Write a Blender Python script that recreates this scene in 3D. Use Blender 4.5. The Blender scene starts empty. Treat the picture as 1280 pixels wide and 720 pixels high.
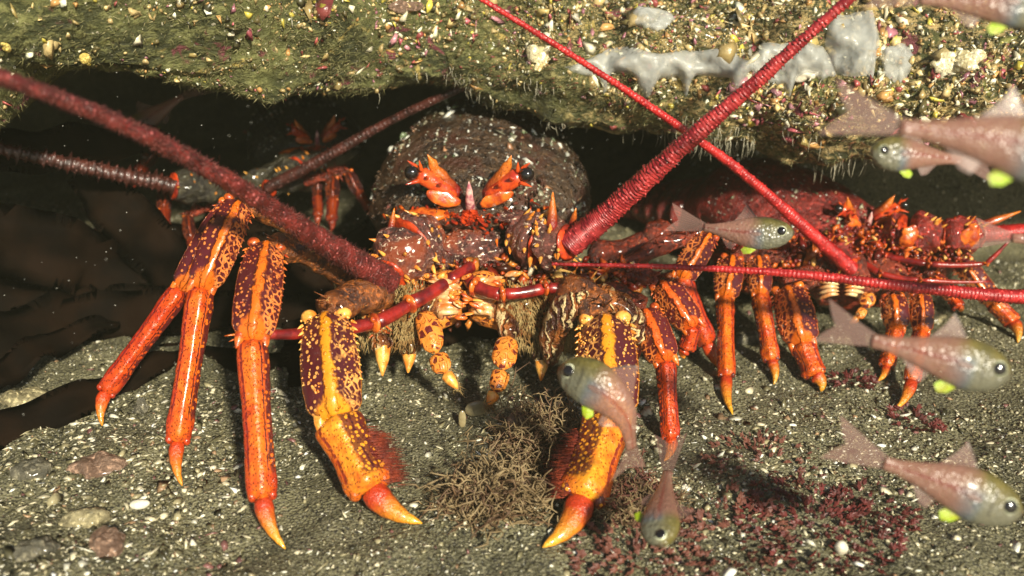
import bpy, math, random
import numpy as np
from mathutils import Vector, noise, Matrix
from mathutils.bvhtree import BVHTree
R = math.radians
random.seed(7); RNG = np.random.default_rng(7)
C = bpy.context.scene.collection
S = bpy.context.scene

# ------------------------------------------------------------ camera, light
FP = 1209.0; PITCH = R(25); CAM = Vector((0, 0, .36))
FW = Vector((0, math.cos(PITCH), -math.sin(PITCH))); UP = Vector((0, math.sin(PITCH), math.cos(PITCH))); RT = Vector((1, 0, 0))
cd = bpy.data.cameras.new('camera'); cam = bpy.data.objects.new('camera', cd); C.objects.link(cam)
cam.location = CAM; cam.rotation_euler = (math.pi/2 - PITCH, 0, 0)
cd.lens = FP*36/1280; cd.sensor_width = 36; cd.clip_start = .01; cd.clip_end = 100
cd.dof.use_dof = True; cd.dof.focus_distance = .63; cd.dof.aperture_fstop = 5.2
S.camera = cam
SUN_EL, SUN_AZ = 32, 24          # light from behind and to the right of the camera
w = bpy.data.worlds.new('World'); S.world = w; w.use_nodes = True
wn = w.node_tree.nodes; bg = wn['Background']; sk = wn.new('ShaderNodeTexSky'); sk.sky_type = 'NISHITA'; sk.sun_disc = False
sk.sun_elevation = R(SUN_EL); sk.sun_rotation = R(180 - SUN_AZ)
w.node_tree.links.new(sk.outputs[0], bg.inputs[0]); bg.inputs[1].default_value = .05
sd = bpy.data.lights.new('sun', 'SUN'); sd.energy = 5.0; sd.angle = R(3.5); sd.color = (1, .92, .74)
so = bpy.data.objects.new('sun', sd); C.objects.link(so)
a_, e_ = R(SUN_AZ), R(SUN_EL)
tosun = Vector((math.sin(a_)*math.cos(e_), -math.cos(a_)*math.cos(e_), math.sin(e_)))
so.rotation_euler = tosun.to_track_quat('Z', 'Y').to_euler(); so.location = tosun*3
S.view_settings.view_transform = 'Standard'; S.view_settings.look = 'None'; S.view_settings.exposure = .7; S.view_settings.gamma = 1

def P(px, py, d): px, py, d = float(px), float(py), float(d); return CAM + d*(FW + RT*((px-640)/FP) + UP*((360-py)/FP))
def V(*a): return Vector(a)
def PP(t): return P(*t) if not isinstance(t, Vector) else t

# ------------------------------------------------------------ mesh helpers
WL = {}
def link(o, parent=None, wl=None):
    C.objects.link(o); wl = wl or Vector((0, 0, 0)); o.parent = parent
    o.location = wl - (WL[parent.name] if parent else Vector((0, 0, 0))); WL[o.name] = wl.copy(); return o
def tag(o, label=None, cat=None, group=None, kind=None):
    for k, v in (('label', label), ('category', cat), ('group', group), ('kind', kind)):
        if v: o[k] = v
    return o
def empty(name, loc, label, cat, group=None):
    o = bpy.data.objects.new(name, None); o.empty_display_size = .02; link(o, None, Vector(loc)); return tag(o, label, cat, group)

class MB:
    def __init__(s): s.v = []; s.f = []; s.u = []; s.m = []; s.mi = 0
    def ring_surface(s, rings, closed_uv, vs, ncols):
        b = len(s.v); n = ncols; k = len(rings)
        for r in rings: s.v.extend(r)
        for i in range(k-1):
            for j in range(n):
                j2 = (j+1) % n
                s.f.append((b+i*n+j, b+i*n+j2, b+(i+1)*n+j2, b+(i+1)*n+j))
                s.u.append(((j/n, vs[i]), ((j+1)/n, vs[i]), ((j+1)/n, vs[i+1]), (j/n, vs[i+1]))); s.m.append(s.mi)
        s.f.append(tuple(b+j for j in reversed(range(n)))); s.u.append(tuple((j/n, vs[0]) for j in reversed(range(n)))); s.m.append(s.mi)
        s.f.append(tuple(b+(k-1)*n+j for j in range(n))); s.u.append(tuple((j/n, vs[-1]) for j in range(n))); s.m.append(s.mi)
    def tube(s, pts, radii, n=14, sub=6, flat=1.0, ref=None, nz=0.0, nsc=60, ringk=0, ringa=0.0, round_ends=True, spike=0, keel=0.0, endf=.35):
        pts = [Vector(p) for p in pts]; q = []
        m = len(pts)
        for i in range(m-1):
            p0 = pts[i-1] if i else pts[0]*2-pts[1]; p3 = pts[i+2] if i+2 < m else pts[-1]*2-pts[-2]
            for k in range(sub):
                t = k/sub; a, b_ = pts[i], pts[i+1]
                q.append(.5*((2*a)+(b_-p0)*t+(2*p0-5*a+4*b_-p3)*t*t+(3*a-p0-3*b_+p3)*t**3))
        q.append(pts[-1]); L = [0]
        for i in range(1, len(q)): L.append(L[-1]+(q[i]-q[i-1]).length)
        T = L[-1] or 1e-6; rings = []; vs = []
        idx = list(range(len(q)))
        for i in idx:
            v = L[i]/T; x = v*(len(radii)-1); k = min(int(x), len(radii)-2); fr = x-k; fr = fr*fr*(3-2*fr) if len(radii) > 3 else fr
            r = radii[k]*(1-fr)+radii[k+1]*fr
            if round_ends:
                e = min(L[i], T-L[i])/max(r, 1e-6)
                if e < endf: r *= math.sqrt(max(0.08, 1-(1-e/endf)**2))
            tg = (q[min(i+1, len(q)-1)]-q[max(i-1, 0)]).normalized()
            rf = ref if ref is not None else (CAM-q[i]); rf = rf-tg*rf.dot(tg)
            if rf.length < 1e-5: rf = tg.orthogonal()
            rf.normalize(); sdv = tg.cross(rf)
            if ringk: r *= 1+ringa*(1 if (i % ringk) == 0 else (-.5 if (i % ringk) == ringk-1 else 0))
            ring = []
            for j in range(n):
                a = 2*math.pi*(j/n-.5); rr = r*(1+keel*(1.3*math.exp(-(a/.3)**2)+math.exp(-((abs(a)-1.5)/.32)**2)-.45)) if keel else r
                p = q[i]+rf*(math.cos(a)*rr*flat)+sdv*(math.sin(a)*rr)
                if nz: p += (p-q[i]).normalized()*(nz*noise.noise(p*nsc)*(1 if r > nz*2 else .2))
                if spike and ringk and (i % ringk) == 0 and random.random() < .35: p += (p-q[i]).normalized()*spike*random.random()
                ring.append(p)
            rings.append(ring); vs.append(v)
        s.ring_surface(rings, True, vs, n); return q
    def blob(s, c, ax, nu=20, nv=12, nz=0.0, nsc=60, pw=1.0):
        c = PP(c); X, Y, Z = ax if isinstance(ax, (tuple, list)) and isinstance(ax[0], Vector) else (V(ax[0], 0, 0), V(0, ax[1], 0), V(0, 0, ax[2]))
        rings = []; vs = []
        for i in range(nv+1):
            t = math.pi*i/nv; t = min(max(t, .05), math.pi-.05); ring = []
            for j in range(nu):
                a = 2*math.pi*j/nu
                p = c + X*(math.sin(t)*math.cos(a)) + Y*(math.sin(t)*math.sin(a)) + Z*math.cos(t)
                if nz: p += (p-c).normalized()*(nz*noise.noise(p*nsc)+nz*.5*noise.noise(p*nsc*2.7))
                ring.append(p)
            rings.append(ring); vs.append(i/nv)
        s.ring_surface(rings[::-1], True, vs[::-1], nu)
    def spike(s, b, t, r, n=7, bend=0.0):
        b, t = PP(b), PP(t); m = (b+t)/2 + V(0, 0, bend)
        s.tube([b, m, t], [r, r*.75, r*.1], n=n, sub=3, round_ends=False)
    def hair(s, p, d, l, r):
        d = d.normalized(); o1 = d.orthogonal().normalized(); o2 = d.cross(o1); b = len(s.v)
        s.v += [p+o1*r, p-o1*r*.5+o2*r*.8, p-o1*r*.5-o2*r*.8, p+d*l]
        for a, c in ((0, 1), (1, 2), (2, 0)):
            s.f.append((b+a, b+c, b+3)); s.u.append(((.5, 0), (.5, 0), (.5, 1))); s.m.append(s.mi)
    def build(s, name, mats, parent=None, smooth=True, origin=None):
        c = Vector(origin) if origin is not None else sum(s.v, Vector())/len(s.v)
        me = bpy.data.meshes.new(name); me.from_pydata([p-c for p in s.v], [], s.f)
        uv = me.uv_layers.new(name='UV'); uv.data.foreach_set('uv', np.array([x for f in s.u for t in f for x in t], dtype=np.float32))
        if not isinstance(mats, (list, tuple)): mats = [mats]
        for m in mats: me.materials.append(m)
        me.polygons.foreach_set('material_index', s.m)
        if smooth: me.polygons.foreach_set('use_smooth', [True]*len(s.f))
        me.update(); o = bpy.data.objects.new(name, me); return link(o, parent, c)

# ------------------------------------------------------------ material helpers
class NT:
    def __init__(s, name, rough=.5, spec=.5, coat=0.0):
        s.mat = bpy.data.materials.new(name); s.mat.use_nodes = True; s.t = s.mat.node_tree; s.p = s.t.nodes['Principled BSDF']
        s.p.inputs['Roughness'].default_value = rough; s.p.inputs['Specular IOR Level'].default_value = spec
        s.p.inputs['Coat Weight'].default_value = coat; s.p.inputs['Coat Roughness'].default_value = .12
    def n(s, ty, **k):
        o = s.t.nodes.new(ty)
        for a, b in k.items(): setattr(o, a, b)
        return o
    def l(s, a, b):
        if isinstance(a, (int, float)): b.default_value = a
        elif isinstance(a, tuple): b.default_value = (*a, 1) if len(a) == 3 else a
        else: s.t.links.new(a, b)
    def co(s, k='Object'): return s.n('ShaderNodeTexCoord').outputs[k]
    def geo(s): return s.n('ShaderNodeNewGeometry').outputs['Position']
    def noise(s, vec, sc, det=4, ro=.55, dist=0):
        o = s.n('ShaderNodeTexNoise'); s.l(vec, o.inputs['Vector']); o.inputs['Scale'].default_value = sc; o.inputs['Detail'].default_value = det
        o.inputs['Roughness'].default_value = ro; o.inputs['Distortion'].default_value = dist; return o.outputs[0]
    def vor(s, vec, sc, out='Distance', feat='F1'):
        o = s.n('ShaderNodeTexVoronoi', feature=feat); s.l(vec, o.inputs['Vector']); o.inputs['Scale'].default_value = sc; return o.outputs[out]
    def m(s, op, a, b=0.0, c=0.0):
        o = s.n('ShaderNodeMath', operation=op); s.l(a, o.inputs[0]); s.l(b, o.inputs[1]); s.l(c, o.inputs[2]); return o.outputs[0]
    def step(s, x, a, b):      # smooth 0->1 from a to b
        o = s.n('ShaderNodeMapRange', interpolation_type='SMOOTHSTEP'); s.l(x, o.inputs[0]); o.inputs[1].default_value = a; o.inputs[2].default_value = b; return o.outputs[0]
    def mix(s, f, a, b):
        o = s.n('ShaderNodeMix', data_type='RGBA'); s.l(f, o.inputs[0]); s.l(a, o.inputs[6]); s.l(b, o.inputs[7]); return o.outputs[2]
    def mul(s, vec, k):
        o = s.n('ShaderNodeVectorMath', operation='MULTIPLY'); s.l(vec, o.inputs[0]); o.inputs[1].default_value = k; return o.outputs[0]
    def uv(s):
        o = s.n('ShaderNodeSeparateXYZ'); s.l(s.n('ShaderNodeUVMap', uv_map='UV').outputs[0], o.inputs[0]); return o.outputs[0], o.outputs[1]
    def bump(s, h, dist=.001, st=1.0):
        o = s.n('ShaderNodeBump'); s.l(h, o.inputs['Height']); o.inputs['Distance'].default_value = dist; o.inputs['Strength'].default_value = st; s.l(o.outputs[0], s.p.inputs['Normal'])
    def col(s, c): s.l(c, s.p.inputs['Base Color'])
    def rough(s, r): s.l(r, s.p.inputs['Roughness'])

def m_plain(name, c, rough=.4, spec=.5, var=.3, sc=120, c2=None, coat=0, bump=.0006):
    t = NT(name, rough, spec, coat); n = t.noise(t.geo(), sc)
    c2 = c2 or tuple(x*(1-var) for x in c); t.col(t.mix(t.step(n, .35, .65), c2, c)); t.bump(t.noise(t.geo(), sc*3), bump); return t.mat

def m_upper(name, dark, dot, stripe, dotsc=190, sw=.024, end=None):
    t = NT(name, .28, .55, .35); u, v = t.uv(); g = t.geo()
    vo = t.vor(g, dotsc); dots = t.m('MULTIPLY', t.m('SUBTRACT', 1, t.step(vo, .26, .36)), t.step(t.noise(g, 120), .36, .46))
    wob = t.m('MULTIPLY', t.m('SUBTRACT', t.noise(g, 160), .5), .10)
    du = t.m('ABSOLUTE', t.m('ADD', t.m('SUBTRACT', u, .485), wob)); st = t.m('SUBTRACT', 1, t.step(du, sw, sw+.02)); ed = t.m('ABSOLUTE', t.m('SUBTRACT', t.m('ABSOLUTE', t.m('SUBTRACT', u, .5)), .25)); st = t.m('MAXIMUM', st, t.m('MULTIPLY', t.m('SUBTRACT', 1, t.step(t.m('ADD', ed, t.m('MULTIPLY', wob, .6)), .018, .03)), .8))
    en = t.step(t.m('ADD', v, t.m('ADD', t.m('MULTIPLY', du, -1.0), wob)), .72, .78)
    c = t.mix(t.noise(g, 90), dark, tuple(x*2.2 for x in dark)); c = t.mix(t.m('MULTIPLY', dots, .9), c, dot)
    net = t.m('SUBTRACT', 1, t.step(t.vor(t.mul(g, (1, 1, .75)), dotsc*.9, 'Distance', 'DISTANCE_TO_EDGE'), .07, .14)); net = t.m('MULTIPLY', net, t.m('MULTIPLY', t.step(t.m('ADD', u, wob), .53, .57), t.step(t.noise(g, 75), .38, .52)))
    c = t.mix(net, c, dot)
    fine = t.m('SUBTRACT', 1, t.step(t.vor(g, 650), .12, .3))
    sc = t.mix(t.noise(g, 130), tuple(x*.75 for x in stripe), stripe); sc = t.mix(t.m('MULTIPLY', fine, .5), sc, (.25, .03, .005))
    c = t.mix(t.m('MAXIMUM', st, en), c, sc); t.col(c)
    t.bump(t.m('ADD', t.m('MULTIPLY', dots, 1.0), t.m('ADD', t.m('MULTIPLY', st, .8), t.m('MULTIPLY', t.noise(g, 500), .3))), .0012); return t.mat

def m_lower(name, base, hi, darkline=(.05, .005, .01), sd0=.62):
    t = NT(name, .3, .55, .35); u, v = t.uv(); g = t.geo()
    n = t.noise(g, 100); c = t.mix(t.step(n, .3, .7), base, hi)
    fine = t.m('SUBTRACT', 1, t.step(t.vor(g, 520), .18, .34)); c = t.mix(t.m('MULTIPLY', fine, .75), c, tuple(x*.3 for x in base))
    for uc, ww in ((.60, .014), (.68, .03), (.33, .02), (.8, .05)):
        ln = t.m('SUBTRACT', 1, t.step(t.m('ABSOLUTE', t.m('SUBTRACT', t.m('ADD', u, t.m('MULTIPLY', t.m('SUBTRACT', t.noise(g, 220), .5), .03)), uc)), ww*.6, ww))
        gate = t.m('MULTIPLY', t.step(t.vor(g, 300), .15, .4), t.m('SUBTRACT', 1, t.step(v, .78, .9)))
        c = t.mix(t.m('MULTIPLY', ln, gate), c, darkline)
    rim = t.step(t.m('ABSOLUTE', t.m('SUBTRACT', u, .5)), .1, .22); c = t.mix(t.m('MULTIPLY', rim, .75), c, tuple(x*y for x, y in zip(base, (.65, .35, .6))))
    side = t.m('MULTIPLY', t.step(t.m('ADD', u, t.m('MULTIPLY', t.m('SUBTRACT', n, .5), .08)), sd0, sd0+.03), t.m('SUBTRACT', 1, t.step(v, .80, .88)))
    pat = t.m('SUBTRACT', 1, t.step(t.vor(g, 330), .30, .42)); c = t.mix(t.m('MULTIPLY', side, .85), c, t.mix(pat, (.07, .008, .008), hi))
    t.col(c); t.bump(t.m('ADD', t.noise(g, 300), t.m('ADD', t.m('MULTIPLY', fine, -.6), t.noise(g, 110))), .0013); return t.mat

def m_tip(name, base, tip):
    t = NT(name, .3, .5, .4); u, v = t.uv(); g = t.geo()
    c = t.mix(t.m('ADD', t.m('MULTIPLY', t.noise(g, 150), .4), t.m('SUBTRACT', v, .42)), base, tip)
    side = t.step(t.m('ABSOLUTE', t.m('SUBTRACT', u, .5)), .17, .28); c = t.mix(side, c, tuple(x*.4 for x in base))
    sp = t.m('SUBTRACT', 1, t.step(t.vor(g, 480), .15, .32)); c = t.mix(t.m('MULTIPLY', sp, .6), c, (.12, .012, .006)); t.col(c); t.bump(t.m('ADD', t.noise(g, 130), t.noise(g, 400)), .0012); return t.mat

def m_crust(name, c1, c2, fleck=(.75, .78, .7), amt=.60, red=None):
    t = NT(name, .33, .6, .3); g = t.geo()
    c = t.mix(t.step(t.noise(g, 70, 6), .35, .65), c1, c2); c = t.mix(t.step(t.noise(g, 320, 3), .5, .72), c, tuple(x*2.4 for x in c2))
    if red: c = t.mix(t.step(t.noise(g, 33, 3), .5, .62), c, red)
    fl = t.step(t.noise(t.mul(g, (1, 1, 1.8)), 210, 3, .6, .8), amt+.06, amt+.1); c = t.mix(fl, c, fleck); t.col(c)
    t.bump(t.m('ADD', t.noise(g, 260, 6, .7), t.m('MULTIPLY', t.noise(g, 70, 4), 1.5)), .004, .9); return t.mat

def m_antenna(name, c1, c2, bumpy=True):
    t = NT(name, .38, .5, .2); g = t.geo()
    c = t.mix(t.step(t.noise(g, 110, 4), .35, .68), c1, c2); c = t.mix(t.step(t.vor(g, 300), .3, .15), c, tuple(min(1, x*1.8+.05) for x in c2))
    t.col(c); t.bump(t.noise(g, 450), .0008); return t.mat

def m_attr(name, rough=.35, spec=.5, var=.35, coat=.0, sub=0):
    t = NT(name, rough, spec, coat); a = t.n('ShaderNodeAttribute', attribute_name='Col').outputs[0]; n = t.noise(t.geo(), 500, 3)
    o = t.n('ShaderNodeMix', data_type='RGBA', blend_type='MULTIPLY'); o.inputs[0].default_value = var; t.l(a, o.inputs[6]); t.l(n, o.inputs[7]); t.col(o.outputs[2]); t.bump(n, .0004); return t.mat

M = {}
M['up1'] = m_upper('leg_upper_amber', (.045, .006, .008), (.8, .36, .09), (.85, .3, .012), 260)
M['up2'] = m_upper('leg_upper_orange', (.05, .006, .008), (.75, .22, .05), (.75, .15, .009), 300)
M['up3'] = m_upper('leg_upper_red', (.06, .006, .006), (.75, .2, .04), (.75, .11, .008), 330, .03)
M['lo1'] = m_lower('leg_lower_amber', (.62, .12, .008), (.85, .34, .018), sd0=.505)
M['lo2'] = m_lower('leg_lower_orange', (.52, .05, .006), (.75, .16, .01))
M['lo3'] = m_lower('leg_lower_red', (.42, .03, .005), (.62, .075, .007)); M['lo4'] = m_lower('shaded_lower_leg', (.14, .014, .005), (.26, .035, .006))  # last one: lower legs of the rear lobster, cave dimness put into the colour
t = NT('netted_shell', .35, .5, .2); g = t.geo(); ne = t.m('SUBTRACT', 1, t.step(t.vor(g, 190, 'Distance', 'DISTANCE_TO_EDGE'), .10, .2)); c = t.mix(t.m('MAXIMUM', ne, t.step(t.noise(g, 120), .46, .54)), (.12, .012, .01), t.mix(t.noise(g, 230), (.6, .1, .012), (.85, .36, .05))); t.col(c); t.bump(t.m('ADD', ne, t.noise(g, 300)), .001); M['net'] = t.mat
M['tip1'] = m_tip('claw_amber', (.42, .035, .006), (.88, .48, .03)); M['tip2'] = m_tip('claw_orange', (.5, .045, .006), (.85, .35, .02))
M['base'] = m_crust('leg_base_shell', (.05, .014, .006), (.26, .075, .014), (.6, .38, .12), .60)
M['base3'] = m_crust('red_leg_base', (.05, .007, .004), (.2, .026, .008), (.6, .3, .1), .62)
M['cara'] = m_crust('grown_over_shell', (.022, .011, .006), (.075, .042, .02), (.6, .6, .5), .59, red=(.075, .025, .012))
M['cara2'] = m_crust('red_shell', (.09, .008, .007), (.22, .022, .015), (.5, .3, .25), .68)
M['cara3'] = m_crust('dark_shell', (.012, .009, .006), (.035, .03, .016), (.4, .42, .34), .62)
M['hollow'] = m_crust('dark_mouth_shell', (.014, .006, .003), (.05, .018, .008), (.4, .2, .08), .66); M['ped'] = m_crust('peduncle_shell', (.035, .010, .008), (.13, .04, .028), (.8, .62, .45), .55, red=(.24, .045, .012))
M['ped2'] = m_crust('red_peduncle', (.11, .008, .007), (.25, .018, .012), (.8, .4, .12), .62)
M['orange'] = m_plain('orange_shell', (.72, .16, .015), .3, .5, c2=(.3, .03, .008), sc=140, coat=.3)
M['redsh'] = m_plain('red_orange_shell', (.6, .06, .01), .3, .5, c2=(.2, .015, .008), sc=160, coat=.3)
M['yell'] = m_plain('yellow_spine', (.85, .45, .09), .3, .5, c2=(.7, .2, .02), sc=160, coat=.3)
M['pale'] = m_plain('pale_spine', (.75, .45, .38), .3, c2=(.35, .08, .12), sc=200, coat=.3)
M['ivory'] = m_plain('ivory_mouth_plate', (.75, .55, .28), .22, c2=(.55, .16, .03), sc=110, coat=.4)
M['horn'] = m_tip('horn_shell', (.2, .012, .008), (.85, .25, .02))
M['eye'] = m_plain('black_eye', (.012, .009, .008), .12, .6, coat=.6, bump=0)
M['cupd'] = m_plain('eye_cup', (.7, .09, .012), .25, c2=(.35, .025, .01), coat=.4)
M['antR'] = m_antenna('red_antenna', (.2, .008, .012), (.42, .035, .035)); M['antF'] = m_antenna('fuzzy_antenna', (.06, .007, .006), (.17, .022, .018))
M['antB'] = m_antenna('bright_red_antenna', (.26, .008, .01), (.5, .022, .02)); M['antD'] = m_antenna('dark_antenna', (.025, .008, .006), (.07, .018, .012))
M['fuzz'] = m_plain('red_brown_fuzz', (.15, .032, .024), .7, c2=(.06, .01, .008)); M['hair'] = m_plain('bristle', (.28, .04, .012), .6, c2=(.12, .015, .008)); M['hairp'] = m_plain('pale_bristle', (.45, .33, .14), .5, c2=(.25, .13, .04))
M['antl'] = m_plain('antennule_shell', (.3, .016, .01), .3, c2=(.09, .005, .006), sc=90, coat=.4)
M['brist'] = m_plain('golden_hair_shell', (.24, .13, .045))
t = NT('ridged_gold_shell', .33, .5, .25); g = t.geo(); wv = t.n('ShaderNodeTexWave'); t.l(g, wv.inputs['Vector']); wv.inputs['Scale'].default_value = 60; wv.inputs['Distortion'].default_value = 9; wv.inputs['Detail'].default_value = 3; wv.inputs['Detail Scale'].default_value = 2
c = t.mix(t.step(t.noise(g, 55, 5), .4, .62), (.05, .012, .005), (.36, .11, .02)); c = t.mix(t.m('MULTIPLY', t.step(wv.outputs['Fac'], .62, .8), t.step(t.noise(g, 80), .42, .55)), c, (.7, .52, .25)); t.col(c); t.bump(t.m('ADD', wv.outputs['Fac'], t.noise(g, 250, 5, .7)), .003); M['brist'] = t.mat
M['dkleg'] = m_upper('shaded_upper_leg', (.02, .005, .005), (.15, .03, .008), (.18, .025, .006), 260)  # upper legs of the rear lobster, cave dimness put into the colour

# ------------------------------------------------------------ seabed and ledge
def sm(x): x = min(1, max(0, x)); return x*x*(3-2*x)
def ground_h(x, y):
    p = V(x, y, 0)
    h = .006*noise.noise(p*6) + .004*noise.noise(p*17+V(3, 1, 0)) + .0045*noise.noise(p*32+V(9, 4, 0)) + .0016*noise.noise(p*75)
    h += sm((x-.08)/.3)*sm((y-.87)/.28)*.30*(1+.25*noise.noise(p*9))
    h += sm((y-1.2)/.5)*.42 + .2*sm((-x-.85)/.5)*sm((y-.4)/.5); h = min(h, .56+.01*noise.noise(p*3))
    h += .02*sm((-x-.17)/.12)*sm((.47-y)/.1)
    return h
def axis(a, b, lo, hi, n, no):
    c = list(np.linspace(a, b, n)); st = (b-a)/n; l = [a]; r = [b]; k = st
    for i in range(no): k *= 1.16; l.append(l[-1]-k); r.append(r[-1]+k)
    return [x for x in l[:0:-1] if x > lo] + c + [x for x in r[1:] if x < hi]
xs = axis(-.75, .75, -6, 6, 300, 40); ys = axis(.28, 1.35, -4, 6, 220, 40)
gv = [(x, y, ground_h(x, y)) for y in ys for x in xs]; nx = len(xs)
gf = [(j*nx+i, j*nx+i+1, (j+1)*nx+i+1, (j+1)*nx+i) for j in range(len(ys)-1) for i in range(nx-1)]
t = NT('coarse_sand', .55, .4); g = t.geo()
c = t.mix(t.step(t.noise(g, 14, 4), .35, .65), (.085, .08, .042), (.2, .185, .1)); c = t.mix(t.step(t.noise(g, 420, 3), .45, .7), c, (.26, .24, .15))
c = t.mix(t.step(t.vor(g, 700), .5, .8), c, (.03, .028, .02)); c = t.mix(t.step(t.noise(g, 800, 2), .66, .74), c, (.5, .5, .42))
t.col(c); t.bump(t.m('ADD', t.noise(g, 600, 4, .7), t.vor(g, 500)), .0016, .8); M['sand'] = t.mat
def raw(name, v, f, mat, smooth=True):
    me = bpy.data.meshes.new(name); me.from_pydata(v, [], f); me.materials.append(mat); me.polygons.foreach_set('use_smooth', [smooth]*len(f)); me.update()
    o = bpy.data.objects.new(name, me); link(o); return o
seabed = tag(raw('seabed', gv, gf, M['sand']), kind='structure')
gbvh = BVHTree.FromPolygons(gv, gf)
def G(px, py, lift=0.0):
    h = gbvh.ray_cast(CAM, (P(px, py, 1)-CAM).normalized())[0]; return h + V(0, 0, lift)
def Gd(px, py): return (G(px, py)-CAM).dot(FW)

LIP = [(-700, 150, .60), (-300, 150, .60), (-60, 165, .60), (0, 150, .61), (60, 98, .62), (150, 95, .64), (260, 108, .68), (430, 112, .73), (560, 108, .76), (640, 132, .77), (720, 152, .77), (800, 166, .77), (900, 178, .77), (1000, 196, .76), (1120, 200, .74), (1280, 190, .70), (1500, 160, .68), (2000, 160, .66)]
def lip(x):
    pts = [P(*l) for l in LIP]
    if x <= pts[0].x: return pts[0].y, pts[0].z
    for a, b in zip(pts, pts[1:]):
        if x <= b.x:
            f = (x-a.x)/(b.x-a.x); f = f*f*(3-2*f); return a.y+(b.y-a.y)*f, a.z+(b.z-a.z)*f
    return pts[-1].y, pts[-1].z
prof = [(.9, .34), (.5, .29), (.3, .25), (.14, .20), (.05, .155), (-.005, .115), (-.035, .08), (-.045, .05), (-.036, .024), (-.014, .006), (.02, -.002), (.08, .004), (.2, .012), (.45, .02), (.9, .03)]
def profile(t):
    x = t*(len(prof)-1); k = min(int(x), len(prof)-2); f = x-k; p0, p1, p2, p3 = prof[max(k-1, 0)], prof[k], prof[k+1], prof[min(k+2, len(prof)-1)]
    return tuple(.5*(2*b+(c-a)*f+(2*a-5*b+4*c-d)*f*f+(3*b-a-3*c+d)*f**3) for a, b, c, d in zip(p0, p1, p2, p3))
lx = axis(-.62, .72, -3, 3, 330, 24); lt = list(np.linspace(0, .25, 14))[:-1] + list(np.linspace(.25, .78, 120)) + list(np.linspace(.79, 1, 14))
lv = []
for tt in lt:
    py_, pz_ = profile(tt)
    for x in lx:
        ly, lz = lip(x); p = V(x, ly+py_, lz+pz_)
        d = .024*noise.noise(p*9+V(5, 2, 1)) + .017*noise.noise(p*24) + .009*abs(noise.noise(p*44)) + .006*noise.noise(p*60) + .003*noise.noise(p*140)
        p += V(0, -d*.9, d*.5*(1 if tt < .6 else -.6)); lv.append(p)
n_ = len(lx); lf = [(j*n_+i, j*n_+i+1, (j+1)*n_+i+1, (j+1)*n_+i) for j in range(len(lt)-1) for i in range(n_-1)]
t = NT('encrusted_rock', .5, .4, .1); g = t.geo()
sx = t.n('ShaderNodeSeparateXYZ'); t.l(g, sx.inputs[0]); rt_ = t.step(t.m('ADD', sx.outputs[0], t.m('MULTIPLY', t.m('SUBTRACT', t.noise(g, 12, 4), .5), .5)), -.08, .2)
fib = t.noise(t.mul(g, (120, 120, 210)), 1, 6, .7, .4)
c = t.mix(t.step(t.noise(g, 22, 6), .35, .66), (.04, .045, .014), (.12, .125, .038)); c = t.mix(t.step(fib, .45, .62), c, t.mix(rt_, (.2, .2, .07), (.52, .38, .16)))
c = t.mix(t.step(t.noise(g, 46, 4, .6, .6), .60, .68), c, (.22, .06, .07)); c = t.mix(t.step(t.noise(g, 38, 4, .6, 1.2), .63, .70), c, (.45, .34, .1))
c = t.mix(t.step(t.noise(g, 300, 3), .66, .72), c, (.55, .5, .36))
t.col(c); t.bump(t.m('ADD', fib, t.noise(g, 90, 4)), .006, 1); M['rock'] = t.mat
ledge = tag(raw('rock_ledge', lv, lf, M['rock']), kind='structure'); lbvh = BVHTree.FromPolygons(lv, lf)
def LH(px, py):
    h, nn, *_ = lbvh.ray_cast(CAM, (P(px, py, 1)-CAM).normalized())
    if h is None: return None, None
    if nn.dot(CAM-h) < 0: nn = -nn
    return h, nn

# ------------------------------------------------------------ chips (numpy)
CH_V = np.array([[1, 0, 0], [.4, .9, 0], [-.6, .75, 0], [-1, -.1, 0], [-.4, -.9, 0], [.6, -.8, 0], [.1, .1, 1], [0, 0, -.7]], float)
CH_F = [(i, (i+1) % 6, 6) for i in range(6)] + [((i+1) % 6, i, 7) for i in range(6)]
def chips(name, pos, nrm, size, col, flat=(.3, .7), mat=None, tilt=.5, parent=None):
    n = len(pos); v = np.repeat(CH_V[None], n, 0) + RNG.normal(0, .25, (n, 8, 3))
    sc = np.stack([size*RNG.uniform(.7, 1.3, n), size*RNG.uniform(.4, .95, n), size*RNG.uniform(*flat, n)], 1); v *= sc[:, None, :]
    nz = nrm + RNG.normal(0, tilt, (n, 3)); nz /= np.linalg.norm(nz, axis=1, keepdims=True)
    r = RNG.normal(0, 1, (n, 3)); tx = r-(r*nz).sum(1, keepdims=True)*nz; tx /= np.linalg.norm(tx, axis=1, keepdims=True); ty = np.cross(nz, tx)
    wv = v[:, :, 0:1]*tx[:, None]+v[:, :, 1:2]*ty[:, None]+v[:, :, 2:3]*nz[:, None]+pos[:, None]
    wv = wv.reshape(-1, 3); f = (np.array(CH_F)[None]+8*np.arange(n)[:, None, None]).reshape(-1)
    me = bpy.data.meshes.new(name); o0 = wv.mean(0); me.vertices.add(len(wv)); me.vertices.foreach_set('co', (wv-o0).astype(np.float32).ravel())
    nf = len(f)//3; me.loops.add(len(f)); me.loops.foreach_set('vertex_index', f.astype(np.int32)); me.polygons.add(nf); me.polygons.foreach_set('loop_start', np.arange(0, len(f), 3, dtype=np.int32))
    me.update(calc_edges=True); a = me.color_attributes.new('Col', 'FLOAT_COLOR', 'POINT')
    cc = np.concatenate([np.repeat(col, 8, 0), np.ones((n*8, 1))], 1); a.data.foreach_set('color', cc.astype(np.float32).ravel())
    me.materials.append(mat or M['chip']); me.validate(); o = bpy.data.objects.new(name, me); return link(o, parent, Vector(o0))
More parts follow.
